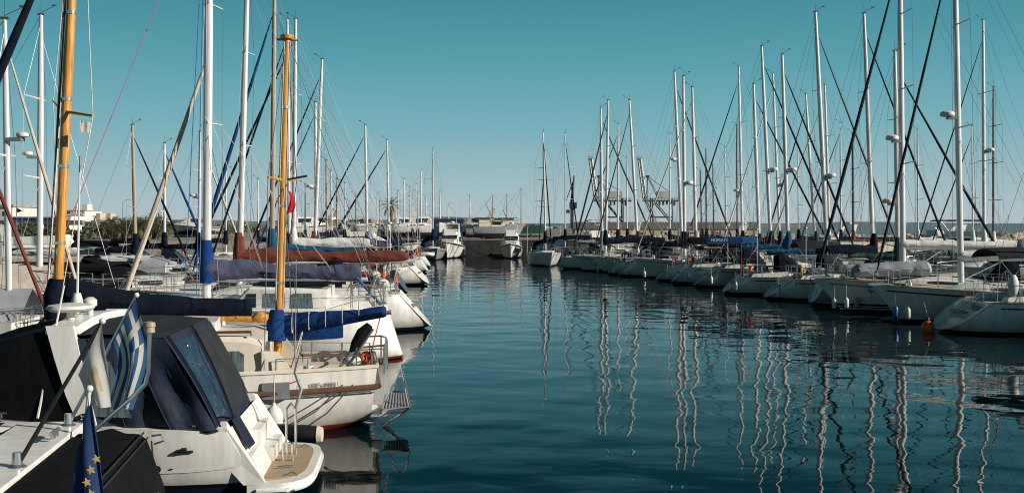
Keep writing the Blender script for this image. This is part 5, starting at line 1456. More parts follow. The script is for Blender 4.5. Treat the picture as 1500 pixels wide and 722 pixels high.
tubes(rk_, 'mizzen_halyard', M['rope'], [[p + Vector((.06, .1, 0)), mz1 + Vector((.05, .07, -.1))], [p + Vector((-.09, .06, -.3)), mz1 + Vector((-.06, .05, -.1))]], .009, 4)
# stern gear
g1, g2 = loc(rk_, P(483, 560, 19.5)), loc(rk_, P(537, 480, 19.9))
tubes(rk_, 'davit', M['aludark'], [[g1, g2], [g1 + Vector((-.12, .05, -.02)), g2 + Vector((-.12, .05, -.02))]], .03, 7)
MB().path([g1.lerp(g2, .55), g1.lerp(g2, .7), g1.lerp(g2, .9), g2 + Vector((-.06, 0, .06))], [.03, .10, .13, .07], 8).build('davit_cover', M['blackc'], rk_)
gr = MB()
pts = [loc(rk_, P(x, 575 - (x - 400) * .055, 19.05 + (x - 400) * .0045)) for x in (404, 450, 500, 545)]
tops = [p + Vector((0, 0, .62)) for p in pts]
for a, b_ in zip(pts, tops): gr.tube(a, b_, .016)
gr.path(tops, .007, 4); gr.path([p - Vector((0, 0, .3)) for p in tops], .007, 4)
gr.build('guard_rail', M['steel'], rk_)
gr2 = MB()
pf = [(q[0], -q[1], q[2]) for q in pts]
for a in pf: gr2.tube(a, Vector(a) + Vector((0, 0, .62)), .016)
gr2.path([Vector(a) + Vector((0, 0, .62)) for a in pf], .007, 4)
gr2.build('guard_rail', M['steel'], rk_)
ps = MB(); sp = [(.25, .95, 1.05), (-.28, .85, 1.08), (-.36, .35, 1.1), (-.36, -.35, 1.1), (-.28, -.85, 1.08), (.25, -.95, 1.05)]
ps.path([Vector(p) + Vector((0, 0, .55)) for p in sp], .02, 6); ps.path([Vector(p) + Vector((0, 0, .28)) for p in sp], .014, 6)
for p in sp: ps.tube(p, Vector(p) + Vector((0, 0, .55)), .018)
ps.build('pushpit', M['steel'], rk_)
q = lambda px, py, Y=20.3: loc(rk_, P(px, py, Y))
pl = MB()
for i in range(9):
    u = i / 8; a = q(560, 600, 19.8).lerp(q(598, 596, 20.0), u); b2 = q(566, 577, 20.9).lerp(q(594, 577, 21.1), u)
    pl.path([a, b2], [.03, .03], 4)
pl.path([q(560, 600, 19.8), q(600, 596, 20.0), q(594, 577, 21.1), q(566, 577, 20.9)], .025, 6)
pl.build('boarding_platform', M['grey'], rk_)
tubes(rk_, 'platform_strut', M['steel'], [[q(588, 536, 20.5), q(600, 596, 20.0)], [q(588, 540, 20.5), q(562, 592, 20.4)], [q(600, 597, 20.0), q(552, 631, 20.2)], [q(596, 578, 21.0), q(556, 612, 20.8)]], .022, 6)
MB().box((.0, .55, .34), (.5, .3, .14)).build('stern_tube', M['fwhite'], rk_)
t_ = hK.pt(.095, .86, 1, .0); 
tl = text_mesh('registration_number', 'SSR 69981', .125, M['grey'], rk_, (t_.x, t_.y + .03, t_.z - .06), (R(90), 0, PI + math.atan2(hK.pt(.13, .86).y - hK.pt(.06, .86).y, hK.pt(.13, .86).x - hK.pt(.06, .86).x)), .003)
ml = MB()
ml.path([(.5, 1.2, .95), (1.0, 1.75, .55), (1.8, 1.95, .12), (2.3, 2.0, .0)], .014, 5); ml.path([(.3, 1.15, .95), (.8, 1.7, .5), (1.6, 1.95, .02)], .014, 5)
ml.build('mooring_line', M['black'], rk_)
MB().box(q(404, 572, 18.95), (.5, .12, .3)).build('rail_bag', M['grey'], rk_)
tubes(rk_, 'red_line', M['redrope'], [[q(360, 582, 18.9), q(400, 570, 18.95), q(440, 556, 19.1)]], .012, 5)
for i, (px, py) in enumerate(((458, 546), (537, 522), (407, 536))):
    p = q(px, py, 19.35 if i != 1 else 20.0)
    rb = MB().ring((p.x, p.y, p.z), .085, .03, 'y', 14, 6)
    rb.ring((p.x + .03, p.y - .04, p.z - .10), .09, .02, 'y', 12, 5); rb.path([(p.x, p.y, p.z), (p.x - .02, p.y, p.z - .22), (p.x + .05, p.y, p.z - .34)], .022, 5)
    rb.build('rope_coil', M['orange'], rk_)
MB().path([q(452, 535, 19.4), q(452, 562, 19.4)], .10, 10).build('canister', M['fwhite'], rk_)
MB().ell(q(516, 528, 20.0), (.19, .19, .11), 12, 8).build('outboard_motor_cover', M['fwhite'], rk_)
MB().path([q(516, 532, 20.0), q(517, 572, 20.0)], [.1, .07], 8).build('outboard_motor', M['grey'], rk_)
MB().path([q(433, 512, 19.3), q(435, 575, 19.1)], .012, 5).path([q(434, 380, 19.3), q(433, 512, 19.3)], .008, 5).build('antenna_pole', M['steel'], rk_)

# fenders and buoys hang from boats or float: things of their own
def fender(label, p, r, ln, m='fwhite', group=None):
    root = thing('fender', label, 'fender', p, 0, group)
    MB().lathe((0, 0, -ln), [(r * .25, 0), (r * .75, r * .35), (r, r * .9), (r, ln - r * .9), (r * .75, ln - r * .35), (r * .28, ln), (r * .2, ln + .05)], 12).build('body', M[m], root)
    tubes(root, 'rope', M['rope'], [[(0, 0, .03), (0, .05, .55)]], .012, 5)
    return root
fender('fat white fender hanging on the ketch side beside the motor cruiser transom', P(401, 594, 18.55), .165, .46)
t = thing('fender', 'long black cylinder fender with tan end lying low between ketch and motor cruiser', 'fender', P(445, 636, 18.2))
MB().path([(-.55, .12, 0), (.1, 0, 0), (.24, 0, 0)], [.17, .17, .15], 12).build('body', M['black'], t)
MB().path([(.245, 0, 0), (.33, 0, 0)], [.165, .13], 12).build('end_cap', M['beige'], t)
t = thing('mooring_buoy', 'round orange buoy floating beside the lettered scoop stern', 'buoy', (WX(1359.5, 37.8), 37.8, .16))
MB().ell((0, 0, 0), (.24, .24, .26), 18, 12).build('float', M['orange'], t)
MB().lathe((0, 0, .24), [(.06, 0), (.05, .1), (.03, .13)], 8).build('neck', M['black'], t)
tubes(t, 'rope', M['rope'], [[(0, 0, .36), (.0, .6, 1.2)]], .014, 5)
for i, (px, py, Y_, m_) in enumerate([(1312, 448, 41.0, 'fblue'), (1255, 436, 45.3, 'grey'), (1150, 425, 53.9, 'black'), (1085, 414, 58.0, 'black'), (603, 446, 37.6, 'fwhite'), (588, 452, 37.5, 'fwhite')]):
    lab = ['blue fender on the flank of the anchor bearing bow outward yacht', 'grey fender on the flank of the twin striped yacht', 'black fender beside the dark side stripe of a scooped stern',
           'black fender below the black outboard of the blue covered yacht', 'white fender nearest the tip of the wedge shaped stern', 'white fender further in along the wedge shaped stern'][i]
    if i < 4: fender(lab, P(px, py, Y_), .11, .5, m_)

# ------------------------------------------------------------------ motor cruiser with the navy canopy
rB = thing('motor_cruiser', 'white motor cruiser with navy camper canopy, radar arch badge and beige swim platform', 'motorboat', (-3.02, 15.95, 0), PI + .10)
rB.scale = (.92, 1.0, 1.07)
hB = Hull(8.8, 3.15, 1.0, 1.55, .45, .62, .93, 1.5, -.04, 1.3, -.15, 2.4, .3)
class Shift: pass
_pt = hB.pt
hB.pt = lambda t, f, side=1, off=0.0: _pt(t, f, side, off) + Vector((.62, 0, 0))
hB.mesh().build('hull', HM['cruiser'], rB)
hB.deck(.02, .05, .13).build('deck', M['gel'], rB)
rs = MB()
for sd in (1, -1): hB.patch(.03, .96, .60, .63, sd, .008, 20, rs, 1)
rs.build('hull_styling_line', M['gel'], rB)
# swim platform
def plat(x0, w, z0, z1, n=18):
    out = [(x0, w)]
    for i in range(n + 1):
        a = PI / 2 * (1 - 2 * i / n); c_, s_ = math.cos(a), math.sin(a)
        out.append((.82 - .82 * abs(c_) ** .55, w * math.copysign(abs(s_) ** .45, s_)))
    return out + [(x0, -w)]
o1 = plat(.95, 1.38, 0, 0)
MB().prism([(x, y, .16) for x, y in o1], (0, 0, .13)).build('swim_platform', M['gel'], rB)
o2 = plat(1.1, 1.2, 0, 0)
MB().prism([(x + .12 if x < 1.1 else x, y * .985, .294) for x, y in o2], (0, 0, .014)).build('teak_mat', M['teakmat'], rB)
MB().path([(x - .015 if x < 1.2 else x, y * 1.012, .2) for x, y in o1[1:-1]], .03, 6).build('rubbing_strake', M['gel'], rB)
# transom steps, door and sloping quarters
for sd in (1, -1):
    MB().hexa([(.66, sd * 1.37, .28), (1.0, sd * 1.39, .28), (1.0, sd * 1.14, .28), (.70, sd * 1.14, .28)], [(1.24, sd * 1.46, 1.05), (1.75, sd * 1.46, 1.05), (1.75, sd * 1.22, 1.10), (1.28, sd * 1.22, 1.10)]).build('quarter_coaming', M['gel'], rB)
MB().box((.95, -.45, .40), (.46, 1.0, .21)).build('transom_step', M['gel'], rB)
MB().box((1.12, -.45, .64), (.34, 1.0, .25)).build('transom_step', M['gel'], rB)
MB().hexa([(.74, 1.1, .29), (1.2, 1.1, .29), (1.2, .15, .29), (.74, .15, .29)], [(.92, 1.1, .60), (1.3, 1.1, .62), (1.3, .15, .62), (.92, .15, .60)]).build('transom_locker', M['gel'], rB)
MB().hexa([(.79, .95, .37), (.80, .95, .37), (.80, .3, .37), (.79, .3, .37)], [(.885, .95, .55), (.895, .95, .55), (.895, .3, .55), (.885, .3, .55)]).build('locker_door', M['deck'], rB)
MB().sheet([[(1.235 - .066 * j + .012 * math.sin(i), 1.02 - .09 * i, 1.07 - .10 * j) for i in range(7)] for j in range(5)]).build('curtain_flap', M['canopy'], rB)
hw = MB()
for y in (-1.08, -.98): MB().box((1.20, y, .86), (.05, .05, .12)).build('hinge', M['steel'], rB)
# side hardware
def side(x, f):  # point on the near flank
    t = (x - .62) / (hB.Lw); return hB.pt(max(0, t), f, 1, .006)
for x in (1.62, 4.6):
    e = hB.edge(x); cl = MB().path([(x - .13, e[0] - .06, e[1] + .06), (x + .13, e[0] - .06, e[1] + .06)], [.014, .014], 6); cl.tube((x - .05, e[0] - .06, e[1]), (x - .05, e[0] - .06, e[1] + .06), .016); cl.tube((x + .05, e[0] - .06, e[1]), (x + .05, e[0] - .06, e[1] + .06), .016)
    cl.build('cleat', M['steel'], rB)
p_ = side(1.85, .80); MB().path([p_ - Vector((.13, 0, 0)), p_ + Vector((.13, .02, 0))], .018, 6).path([p_ + Vector((.04, .03, .03)), p_ + Vector((-.04, .03, .03))], .03, 6).build('cleat', M['black'], rB)
p_ = side(2.25, .64); MB().path([p_ - Vector((0, .02, 0)), p_ + Vector((0, .02, 0))], .05, 12).build('skin_fitting', M['black'], rB)
p_ = side(2.05, .64); MB().box(p_, (.04, .02, .015)).build('vent', M['black'], rB)
# canopy
rn = random.Random(21)
ZT = 2.24
rf = []
for i in range(9):
    u = i / 8; x = 2.18 + 1.75 * u
    rf.append([(x - .27 * (1 - v * v) * (1 - u), 1.42 * v, ZT + .10 * (1 - v * v) + rn.uniform(-.008, .008) + .05 * math.sin(PI * u)) for v in (-1, -.97, -.7, -.35, 0, .35, .7, .97, 1)])
MB().sheet(rf).build('canopy_roof', M['charcoal'], rB)
n = 22
for sd in (1, -1):
    g = []
    for i in range(n + 1):
        u = i / n; row = []
        for j in range(8):
            w = j / 7
            xb = 1.36 + 2.1 * u; xt = 2.18 + 1.75 * u
            fold = .046 * math.sin(u * 24 + w * 2.5) * (1 - w) ** .7 + .026 * math.sin(u * 10 - w * 7) + rn.uniform(-.004, .004)
            row.append((xb + (xt - xb) * w, sd * (1.475 - .055 * w + fold), 1.0 + .06 * u + (ZT - 1.0 - .06 * u) * w))
        g.append(row)
    sc_ = MB().sheet(g).build('side_curtain', M['canopy'], rB)
    MB().sheet([[(2.62, sd * 1.53, 1.22), (2.95, sd * 1.49, 1.95)], [(3.25, sd * 1.53, 1.25), (3.35, sd * 1.49, 1.95)]]).build('curtain_window', M['curtain'], sc_)
    sm_ = MB()
    for i in (7, 14, 20): sm_.path([Vector(q_) + Vector((0, sd * .012, 0)) for q_ in g[i]], .011, 4)
    sm_.path([Vector(r_[0]) + Vector((0, sd * .012, .03)) for r_ in g], .012, 4)
    sm_.build('curtain_seam', M['charcoal'], sc_)
def aft(y, w):   # aft curtain surface, y -1..1, w 0 bottom .. 1 top
    xb = 1.36 - .16 * (1 - y * y); xt = 2.18 - .27 * (1 - y * y)
    zb_ = 1.0 - .22 * (1 - abs(y)) 
    return Vector((xb + (xt - xb) * w - .05 * math.sin(PI * w), 1.46 * y * (1 - .03 * w), zb_ + (ZT + .10 * (1 - y * y) - zb_) * w + .02 * math.sin(y * 9) * (1 - w)))
MB().sheet([[aft(-1 + 2 * i / 16, j / 8) for j in range(9)] for i in range(17)]).build('aft_curtain', M['canopy'], rB)
off = Vector((-.018, 0, .008))
MB().sheet([[aft(.93 - .42 * i / 6, .13 + .79 * j / 6) + off for j in range(7)] for i in range(7)]).build('clear_window', M['vinyl'], rB)
MB().sheet([[aft(.40 - 1.33 * i / 6, .20 + .76 * j / 6) + off for j in range(7)] for i in range(7)]).build('grey_panel', M['charcoal'], rB)
pp = MB()
for y in (.96, .46): pp.path([aft(y, j / 8) + off * 1.6 for j in range(9)], .013, 5)
pp.path([aft(.93 - .42 * i / 6, .13) + off * 1.5 for i in range(7)], .01, 4)
pp.build('canopy_seam', M['navy'], rB)
fl = [[(1.24 + .05 * i, .62 - .34 * j + (.05 * i), 1.0 - .17 * i) for j in range(4)] for i in range(3)]
# radar arch and windscreen cover
ar = MB()
for sd in (1, -1):
    rings = []
    for u in (0, .35, .7, .92, 1):
        x0 = 3.10 + .40 * u; x1 = 3.34 + .56 * u ** .8; z = 1.05 + 1.36 * u; y = 1.57 - .11 * u
        rings.append([(x0, sd * y, z), (x1, sd * y, z), (x1, sd * (y - .09), z), (x0, sd * (y - .09), z)])
    ar.loft(rings)
ar.loft([[(3.42, y, 2.30 + dz), (3.94, y, 2.30 + dz), (3.90, y, 2.38 + dz), (3.48, y, 2.39 + dz)] for y, dz in ((1.40, 0), (.7, .06), (0, .08), (-.7, .06), (-1.40, 0))])
ar.build('radar_arch', M['gel'], rB)
MB().lathe((3.78, .75, 2.54), [(.06, -.1), (.06, 0), (.30, .01), (.36, .05), (.33, .09), (.1, .12)], 20).build('satellite_dome', M['fwhite'], rB)
MB().lathe((3.66, .2, 2.46), [(.05, 0), (.05, .1), (.11, .12), (.11, .2), (.05, .24)], 10).build('horn', M['fwhite'], rB)
bd = thing('x', 'x y z w', 'x'); bpy.data.objects.remove(bd)
bdg = MB(); e_ = [(.11 * math.cos(a * PI / 10), .055 * math.sin(a * PI / 10)) for a in range(20)]
bdg.prism([(3.29 + x, 1.582, 1.245 + z) for x, z in e_], (0, .006, 0))
bo = bdg.build('badge', M['black'], rB)
text_mesh('badge_number', '280', .085, M['fwhite'], bo, (3.29, 1.594, 1.245), (R(90), 0, PI), .002)
wc = []
for i in range(9):
    u = i / 8; row = []
    for j in range(9):
        v = -1 + j / 4
        x = 3.93 + 2.8 * u + .9 * (1 - abs(v) ** 2) * u
        z = 2.36 - 1.05 * u ** 1.3 + .05 * (1 - v * v) + rn.uniform(-.008, .008) + .03 * math.sin(5 * v + 7 * u)
        row.append((x, 1.40 * v * (1 - .2 * u), z))
    xb_ = row[0][0] - .46 * (1 - u); lo = 1.16 + .12 * u; hi_ = row[0][2]
    sk = lambda sd: [(xb_ + (row[0][0] - xb_) * q, sd * (1.52 - .12 * q) * (1 - .2 * u), lo + (hi_ - lo) * q) for q in (0, .33, .66)]
    wc.append(sk(-1) + row + sk(1)[::-1])
MB().sheet(wc).build('windscreen_cover', M['blackc'], rB)
MB().path([loc(rB, P(55, 612, 14.1)), loc(rB, P(94, 418, 14.4))], [.02, .014], 6).build('antenna', M['fwhite'], rB)
vb = loc(rB, P(113, 447, 16.0))
MB().path([(vb.x, vb.y, 2.4), vb, loc(rB, P(117, 235, 16.0))], [.04, .022, .014], 6).build('antenna', M['fwhite'], rB)
MB().lathe((vb.x, vb.y, 2.5), [(.09, 0), (.1, .1), (.06, .22)], 10).build('antenna_mount', M['fwhite'], rB)
ld = MB()
ld.path([(.42, -.42, .3), (.42, -.42, .98), (.50, -.42, 1.06), (.58, -.42, .98), (.58, -.42, .3)], .022, 7)
MB().path([(.42, .05, .3), (.42, .05, .55), (.5, .05, .61), (.58, .05, .55), (.58, .05, .3)], .02, 7).build('grab_rail', M['steel'], rB)
ld.build('boarding_rail', M['steel'], rB)
MB().path([(.42, -.44, 1.0), (.34, -.5, 1.25), (.45, -.56, 1.5), (.38, -.6, 1.75)], [.028, .032, .03, .02], 7).build('rail_cover', M['grey'], rB)
MB().path([(.6, .55, .33), (.36, .5, .33)], .015, 6).build('platform_handle', M['steel'], rB)
for y in (1.0, -.9): MB().path([(.22, y, .31), (.32, y * .98, .35), (.42, y, .31)], .013, 5).build('platform_cleat', M['steel'], rB)

# ------------------------------------------------------------------ nearest motor yacht (its covered stern fills the corner)
rA = thing('motor_yacht', 'white motor yacht cut by the lower left corner with black boxy cover on its stern', 'motorboat', (-3.45, 10.2, 0), PI + .17)
hA = Hull(13, 4.5, 1.62, 2.2, .5, .35, .95, 1.8, -.02, 1.3, -.1, 2.4, .3)
_pa = hA.pt
hA.pt = lambda t, f, side=1, off=0.0: _pa(t, f, side, off) + Vector((.85, 0, 0))
hA.mesh().build('hull', HM['cruiser'], rA)
hA.deck(.9, .0, .06, 1, .3).build('cockpit_floor', M['teak'], rA)
cm = MB()
for sd in (1, -1):
    for i, x in enumerate((1.2, 3.0, 5.5, 8.5)):
        pass
    cm.loft([[(x, sd * (hA.edge(x)[0] - .36), hA.edge(x)[1] - .02), (x, sd * (hA.edge(x)[0] - .34), hA.edge(x)[1] + .035), (x, sd * (hA.edge(x)[0] + .01), hA.edge(x)[1] + .03), (x, sd * (hA.edge(x)[0] + .02), hA.edge(x)[1] - .03)] for x in (1.24, 2.5, 4, 6, 8, 10, 12)])
cm.build('side_deck', M['gel'], rA)
MB().hexa([(1.15, 2.1, 1.1), (2.0, 2.1, 1.1), (2.0, -2.1, 1.1), (1.15, -2.1, 1.1)], [(1.22, 2.02, 1.685), (1.92, 2.02, 1.70), (1.92, -2.02, 1.70), (1.22, -2.02, 1.685)]).build('transom_coaming', M['gel'], rA)
MB().prism([(-.2, 1.9, .32), (0, 2.1, .32), (1.1, 2.2, .32), (1.1, -2.1, .32), (0, -2.0, .32), (-.3, 0, .32)], (0, 0, .12)).build('swim_platform', M['teak'], rA)
bx = MB()
# soft edged box cover with tucks
def bxs(y, e):
    s_ = .035 * math.sin(y * 5.5) + .02 * math.sin(y * 13)
    return [(.18 + s_ + e, y, .50), (.25 + s_ + e, y, 1.05), (.42 + e, y, 1.58), (.50 + e, y, 1.64), (.65, y, 1.655 - .02 * math.sin(y * 4)), (.8, y, 1.68 + .03 * math.sin(y * 3)), (1.0, y, 1.66 + .02 * math.sin(y * 7)), (1.15 - e, y, 1.665), (1.19 - e, y, 1.55), (1.19 - e, y, .50)]
ys = [-1.42, -1.38, -1.1, -.7, -.3, .1, .5, .9, 1.2, 1.24]
bx.loft([bxs(y, .06 if i in (0, len(ys) - 1) else 0) for i, y in enumerate(ys)])
cvr = bx.build('stern_cover', M['blackc'], rA)
pp = MB()
for e in (.455, .41): pp.path([(e - .0, y, 1.655 if e > .43 else 1.60) for y in ys[1:-1]], .011, 5)
pp.path([(.3 + .02 * k, -1.44, .55 + .25 * k) for k in range(5)], .01, 5)
pp.build('piping', M['charcoal'], cvr)
tk = MB()
for y in (-.9, -.2, .5, 1.2): tk.tube((.235, y, 1.1), (.225, y, .98), .022)
tk.build('fastener', M['steel'], cvr)
# cockpit cover
g = []
for i in range(8):
    u = i / 7; x = 2.06 + 4.2 * u
    g.append([(x, v * 1.9, 1.72 + (.42 + .12 * math.sin(5 * u)) * (1 - abs(v) ** 1.5) * min(1, u * 4)) for v in (-1, -.75, -.4, 0, .4, .75, 1)])
MB().sheet(g).build('cockpit_cover', M['blackc'], rA)
def A(px, py, Y): return loc(rA, P(px, py, Y))
# flag staffs in their sockets, stern light, cleat
def socket(p):
    return MB().lathe((p.x, p.y, p.z - .03), [(.09, 0), (.09, .025), (.05, .05), (.04, .16)], 12)
f1, f1t = A(25, 682, 9.75), A(150, 470, 9.9)
f2, f2t = A(100, 622, 11.75), A(200, 432, 11.9)
f3, f3t = A(93, 955, 8.5), A(131, 569, 8.55)
MB().path([f1, f1t], [.022, .018], 8).build('flag_staff', M['black'], rA)
MB().path([f2, f2t], [.022, .014], 8).build('flag_staff', M['steel'], rA)
MB().path([f3, f3t], [.022, .018], 8).build('flag_staff', M['fwhite'], rA)
for f in (f1, f2): socket(f).build('staff_socket', M['steel'], rA)
for f in (f1t, f2t, f3t): MB().ell(f, (.032, .032, .032), 10, 6).build('staff_finial', M['fwhite'], rA)
lp = [A(118, 645, 11.2), A(140, 628, 11.2), A(190, 585, 11.2), A(213, 562, 11.2), A(217, 545, 11.2), A(219, 488, 11.2)]
MB().path(lp, .024, 8).build('light_pole', M['steel'], rA)
p = A(219, 488, 11.2); MB().lathe((p.x, p.y, p.z), [(.03, 0), (.06, .01), (.055, .07), (.065, .075), (.06, .12), (.02, .13)], 12).build('stern_light', M['tanspar'], rA)
p = A(80, 640, 10.9); cl = MB().path([p + Vector((.0, -.16, .06)), p + Vector((0, .16, .06))], [.022, .022], 7); cl.tube(p + Vector((0, -.06, 0)), p + Vector((0, -.06, .06)), .025); cl.tube(p + Vector((0, .06, 0)), p + Vector((0, .06, .06)), .025)
cl.build('cleat', M['steel'], rA)
p = A(226, 645, 11.4); MB().path([A(222, 638, 11.3), A(236, 636, 11.3), A(240, 645, 11.3), A(226, 650, 11.3)], .012, 6).build('cover_hook', M['steel'], rA)

# ------------------------------------------------------------------ flags
def cloth(fn, nu, nv, cellmat, mats, name, parent):
    mb = MB(); g = [[fn(i / nu, j / nv) for j in range(nv + 1)] for i in range(nu + 1)]
    vs = [v for r_ in g for v in r_]
    for i in range(nu):
        for j in range(nv):
            a = i * (nv + 1) + j
            mb.f.append((a, a + 1, a + nv + 2, a + nv + 1)); mb.m.append(cellmat((i + .5) / nu, (j + .5) / nv))
    mb.v = [tuple(v) for v in vs]
    return mb.build(name, mats, parent)
gb = mat('flag_blue', (.025, .10, .25), .8, 0, 'plain', .12, 6, .003); gw = mat('flag_white', (.62, .60, .56), .8, 0, 'plain', .08, 6, .003)
eb = mat('flag_deep_blue', (.012, .045, .15), .8, 0, 'plain', .15, 5, .004); gold = mat('flag_gold', (.70, .50, .16), .7, 0, 'plain', .1, 6)
cop = mat('flag_copper', (.52, .40, .26), .8, 0, 'plain', .2, 8); olv = mat('flag_olive', (.12, .16, .05), .8, 0, 'plain', .2, 8)
for m_ in (gb, gw, eb, cop, olv, M['red']):
    t_n = m_.node_tree; pb_ = t_n.nodes['Principled BSDF']
    tl_ = t_n.nodes.new('ShaderNodeBsdfTranslucent'); ms_ = t_n.nodes.new('ShaderNodeMixShader'); ms_.inputs[0].default_value = .45
    t_n.links.new(pb_.inputs['Base Color'].links[0].from_socket, tl_.inputs['Color'])
    out_ = next(n_ for n_ in t_n.nodes if n_.type == 'OUTPUT_MATERIAL')
    t_n.links.new(pb_.outputs[0], ms_.inputs[1]); t_n.links.new(tl_.outputs[0], ms_.inputs[2]); t_n.links.new(ms_.outputs[0], out_.inputs['Surface'])
# striped flag
root = thing('flag', 'blue and white striped flag with a cross, hanging from the steel staff', 'flag', P(200, 435, 11.9), 0, None)
H0, H1 = P(199, 438, 11.88), P(166, 502, 11.82)
def gfn(u, v):
    hoist = H0.lerp(H1, v)
    mid = P(222 - 34 * v, 520 + 40 * v, 11.80 + .05 * v); fall = P(200 - 44 * v, 600 - 4 * v, 11.75 + .12 * v)
    p = hoist * (1 - u) ** 2 + mid * (2 * u * (1 - u)) + fall * u ** 2
    amp = .07 * min(1, u * 2.2)
    return p + Vector((.045 * math.sin(u * 5 + v * 2) * u, amp * math.sin(v * 9 + u * 3), .02 * math.sin(v * 7) * u)) - Vector(root.location)
def gcell(u, v):
    s_ = int(v * 9)
    if u < .37 and s_ < 5:
        return 1 if (abs(s_ - 2) < .5 or .37 * .4 < u < .37 * .6) else 0
    return s_ % 2
cloth(gfn, 54, 45, gcell, [gb, gw], 'cloth', root)
# white flag with copper emblem
root = thing('flag', 'sunlit white flag with faded copper emblem on the black staff', 'flag', P(150, 472, 9.9), 0, None)
A0, A1 = P(149, 473, 9.88), P(114, 548, 9.83)
def cfn(u, v):
    hoist = A0.lerp(A1, v); fall = P(160 - 30 * v, 597 - 4 * v, 9.72 + .1 * v)
    p = hoist.lerp(fall, u)
    return p + Vector((0, .05 * math.sin(v * 8 + u * 2) * min(1, u * 2), 0)) - Vector(root.location)
def ccell(u, v):
    x, y = (u - .5) * 1.5, v - .42
    if (x / .26) ** 2 + ((y + .12 * x) / .12) ** 2 < 1 or (x > .1 and x < .42 and abs(y + .10 + .25 * (x - .1)) < .035): return 1
    if abs(math.hypot(x, y - .05) - .3) < .022 and y > .16: return 2
    return 0
cloth(cfn, 60, 44, ccell, [gw, cop, olv], 'cloth', root)
# deep blue flag with gold stars
root = thing('flag', 'deep blue flag with gold stars hanging limp on the white staff', 'flag', P(131, 572, 8.55), 0, None)
def efn(u, v):
    top_ = P(132, 576, 8.53).lerp(P(118, 650, 8.50), v)
    bot = P(153 - 50 * v, 760, 8.42 + .12 * v)
    p = top_.lerp(bot, u)
    return p + Vector((.02 * math.sin(v * 10), .05 * math.sin(v * 11 + u) * min(1, u * 2.4), 0)) - Vector(root.location)
cloth(efn, 30, 30, lambda u, v: 0, [eb], 'cloth', root)
for (px, py) in ((133, 688), (127, 706), (141, 672), (133, 723)):
    p = P(px, py, 8.36) - Vector(root.location)
    st = MB(); pts = []
    for k in range(10):
        r_ = .040 if k % 2 == 0 else .017; a = PI / 2 + k * PI / 5 + .3
        pts.append((p.x + r_ * math.cos(a), p.y, p.z + r_ * math.sin(a)))
    st.prism(pts, (0, .004, 0)); st.build('star', gold, root, False)
# small pennants aloft
root = thing('pennant', 'small white courtesy flag with copper mark under the wooden spreader', 'flag', P(124, 178, 19.5))
cloth(lambda u, v: P(117 + 16 * u, 177 + 19 * v + 3 * u - 5 * math.sin(u * 3) * v, 19.5 + .22 * u + .04 * math.sin(u * 6)) - Vector(root.location), 16, 12, lambda u, v: 1 if (u - .55) ** 2 + (v - .5) ** 2 < .012 else 0, [gw, cop], 'cloth', root)
root = thing('pennant', 'limp furled pennant near the top of the thin white whip antenna', 'flag', P(117, 230, 16.0))
cloth(lambda u, v: P(116 + 4 * u * (1 - .4 * v), 228 + 24 * v, 16.0 + .03 * math.sin(u * 9)) - Vector(root.location), 6, 10, lambda u, v: 1 if v > .55 and u > .4 else 0, [gw, cop], 'cloth', root)
root = thing('ensign', 'red ensign hanging limp between the yellow mizzen mast and the silver mast', 'flag', P(425, 280, 28))
def rfn(u, v): return P(422 + u * (3 + 7.5 * min(1, v * 1.5)) + 2.2 * math.sin(v * 4.5) + math.sin(u * 9), 279 + 35 * v * (1 - .16 * u) + 2 * u, 28.0 + .30 * u + .05 * math.sin(u * 8 + v * 3)) - Vector(root.location)
cloth(rfn, 14, 16, lambda u, v: (1 if u < .45 and v < .35 and int(u * 20) % 3 else 0), [M['red'], eb], 'cloth', root)
root = thing('burgee', 'small dark blue triangular flag over the low white waterfront building', 'flag', P(24, 304, 70))
cloth(lambda u, v: P(24 + 9 * u, 304 + 8 * v * (1 - u) + 5 * u, 70 + .05 * math.sin(u * 5)) - Vector(root.location), 8, 6, lambda u, v: 0, [eb], 'cloth', root)
MB().path([(0, 0, .1), (0, 0, P(24, 345, 70).z - P(24, 304, 70).z)], .03, 5).build('staff', M['steel'], root)

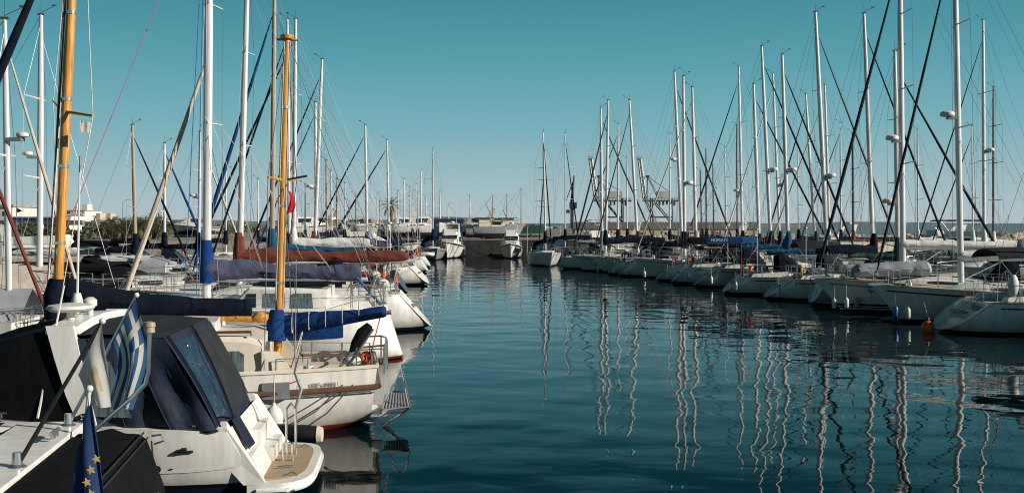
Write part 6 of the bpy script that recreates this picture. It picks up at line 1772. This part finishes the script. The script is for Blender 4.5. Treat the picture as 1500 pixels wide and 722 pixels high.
# ------------------------------------------------------------------ lettering and gear on the right row
# lettered scoop stern
t0 = kh.pt(0, .80, 0); 
tp, bt = kh.pt(0, 1, 0), kh.pt(0, .35, 0)
sl = math.atan2(tp.x - bt.x, tp.z - bt.z)
for body, size, yy, zz in (('KIRKI', .36, -.05, .90), ('S', .42, .52, 1.02)):
    u = (zz - bt.z) / (tp.z - bt.z); px_ = bt.x + (tp.x - bt.x) * u
    T_ = (tp - bt); T_.y = 0; T_.normalize()
    N_ = Vector((-T_.z, 0, T_.x))
    mt_ = Matrix(((0, T_.x, N_.x), (-1, 0, 0), (0, T_.z, N_.z)))
    o_ = text_mesh('boat_name', body, size, M['black'], kx, Vector((px_, yy - .75, zz)) + N_ * .032, (0, 0, 0), .003)
    o_.rotation_euler = mt_.to_euler()
rm = MB()
ring = [kh.pt(0, f, 1, -.0) + Vector((-.012, 0, 0)) for f in kh.FS[::-1]] + [kh.pt(0, f, -1) + Vector((-.012, 0, 0)) for f in kh.FS[1:]]
rm.path(ring, .035, 6); rm.build('transom_rim', M['gel'], kx)
h_ = kh.fs
MB().ell((2.3, -1.35, h_ + .62), (.2, .16, .42), 10, 8).build('covered_horseshoe_buoy', M['fwhite'], kx)
MB().path([(1.9, -1.4, h_ + .05), (2.5, -1.4, h_ + .05), (2.5, -1.4, h_ + .75), (1.9, -1.4, h_ + .75)], .02, 6).build('rail_frame', M['steel'], kx)
root = thing('banner', 'long blue banner with white letters lashed along a rail behind the blue covers', 'banner', P(1062, 352, 62))
wd = (1088 - 1036) / F * 62
MB().box((0, 0, 0), (wd, .02, .36)).build('cloth', M['blue'], root, False)
text_mesh('lettering', 'MOFSATS', .24, M['fwhite'], root, (-.35, -.014, 0), (R(90), 0, 0), .002)

# fenders squeezed between the hulls of the right row
for i, (px, py, Y_, m_) in enumerate([(1330, 450, 40.6, 'fwhite'), (1222, 437, 44.9, 'fwhite'), (1240, 436, 44.7, 'fwhite'), (1140, 422, 53.0, 'fwhite'), (1078, 413, 57.0, 'fwhite'), (1042, 405, 63.2, 'fwhite'),
                                        (1006, 401, 66.8, 'fwhite'), (978, 399, 69.7, 'fwhite'), (944, 397, 73.2, 'fwhite'), (918, 394, 76.5, 'fwhite'), (900, 392, 79.2, 'fwhite'), (876, 390, 81.6, 'fwhite')]):
    fender('white fender hanging on the shaded flank of a yacht in the right row', P(px, py, Y_), .10, .46, m_, 'white fenders along the right row')
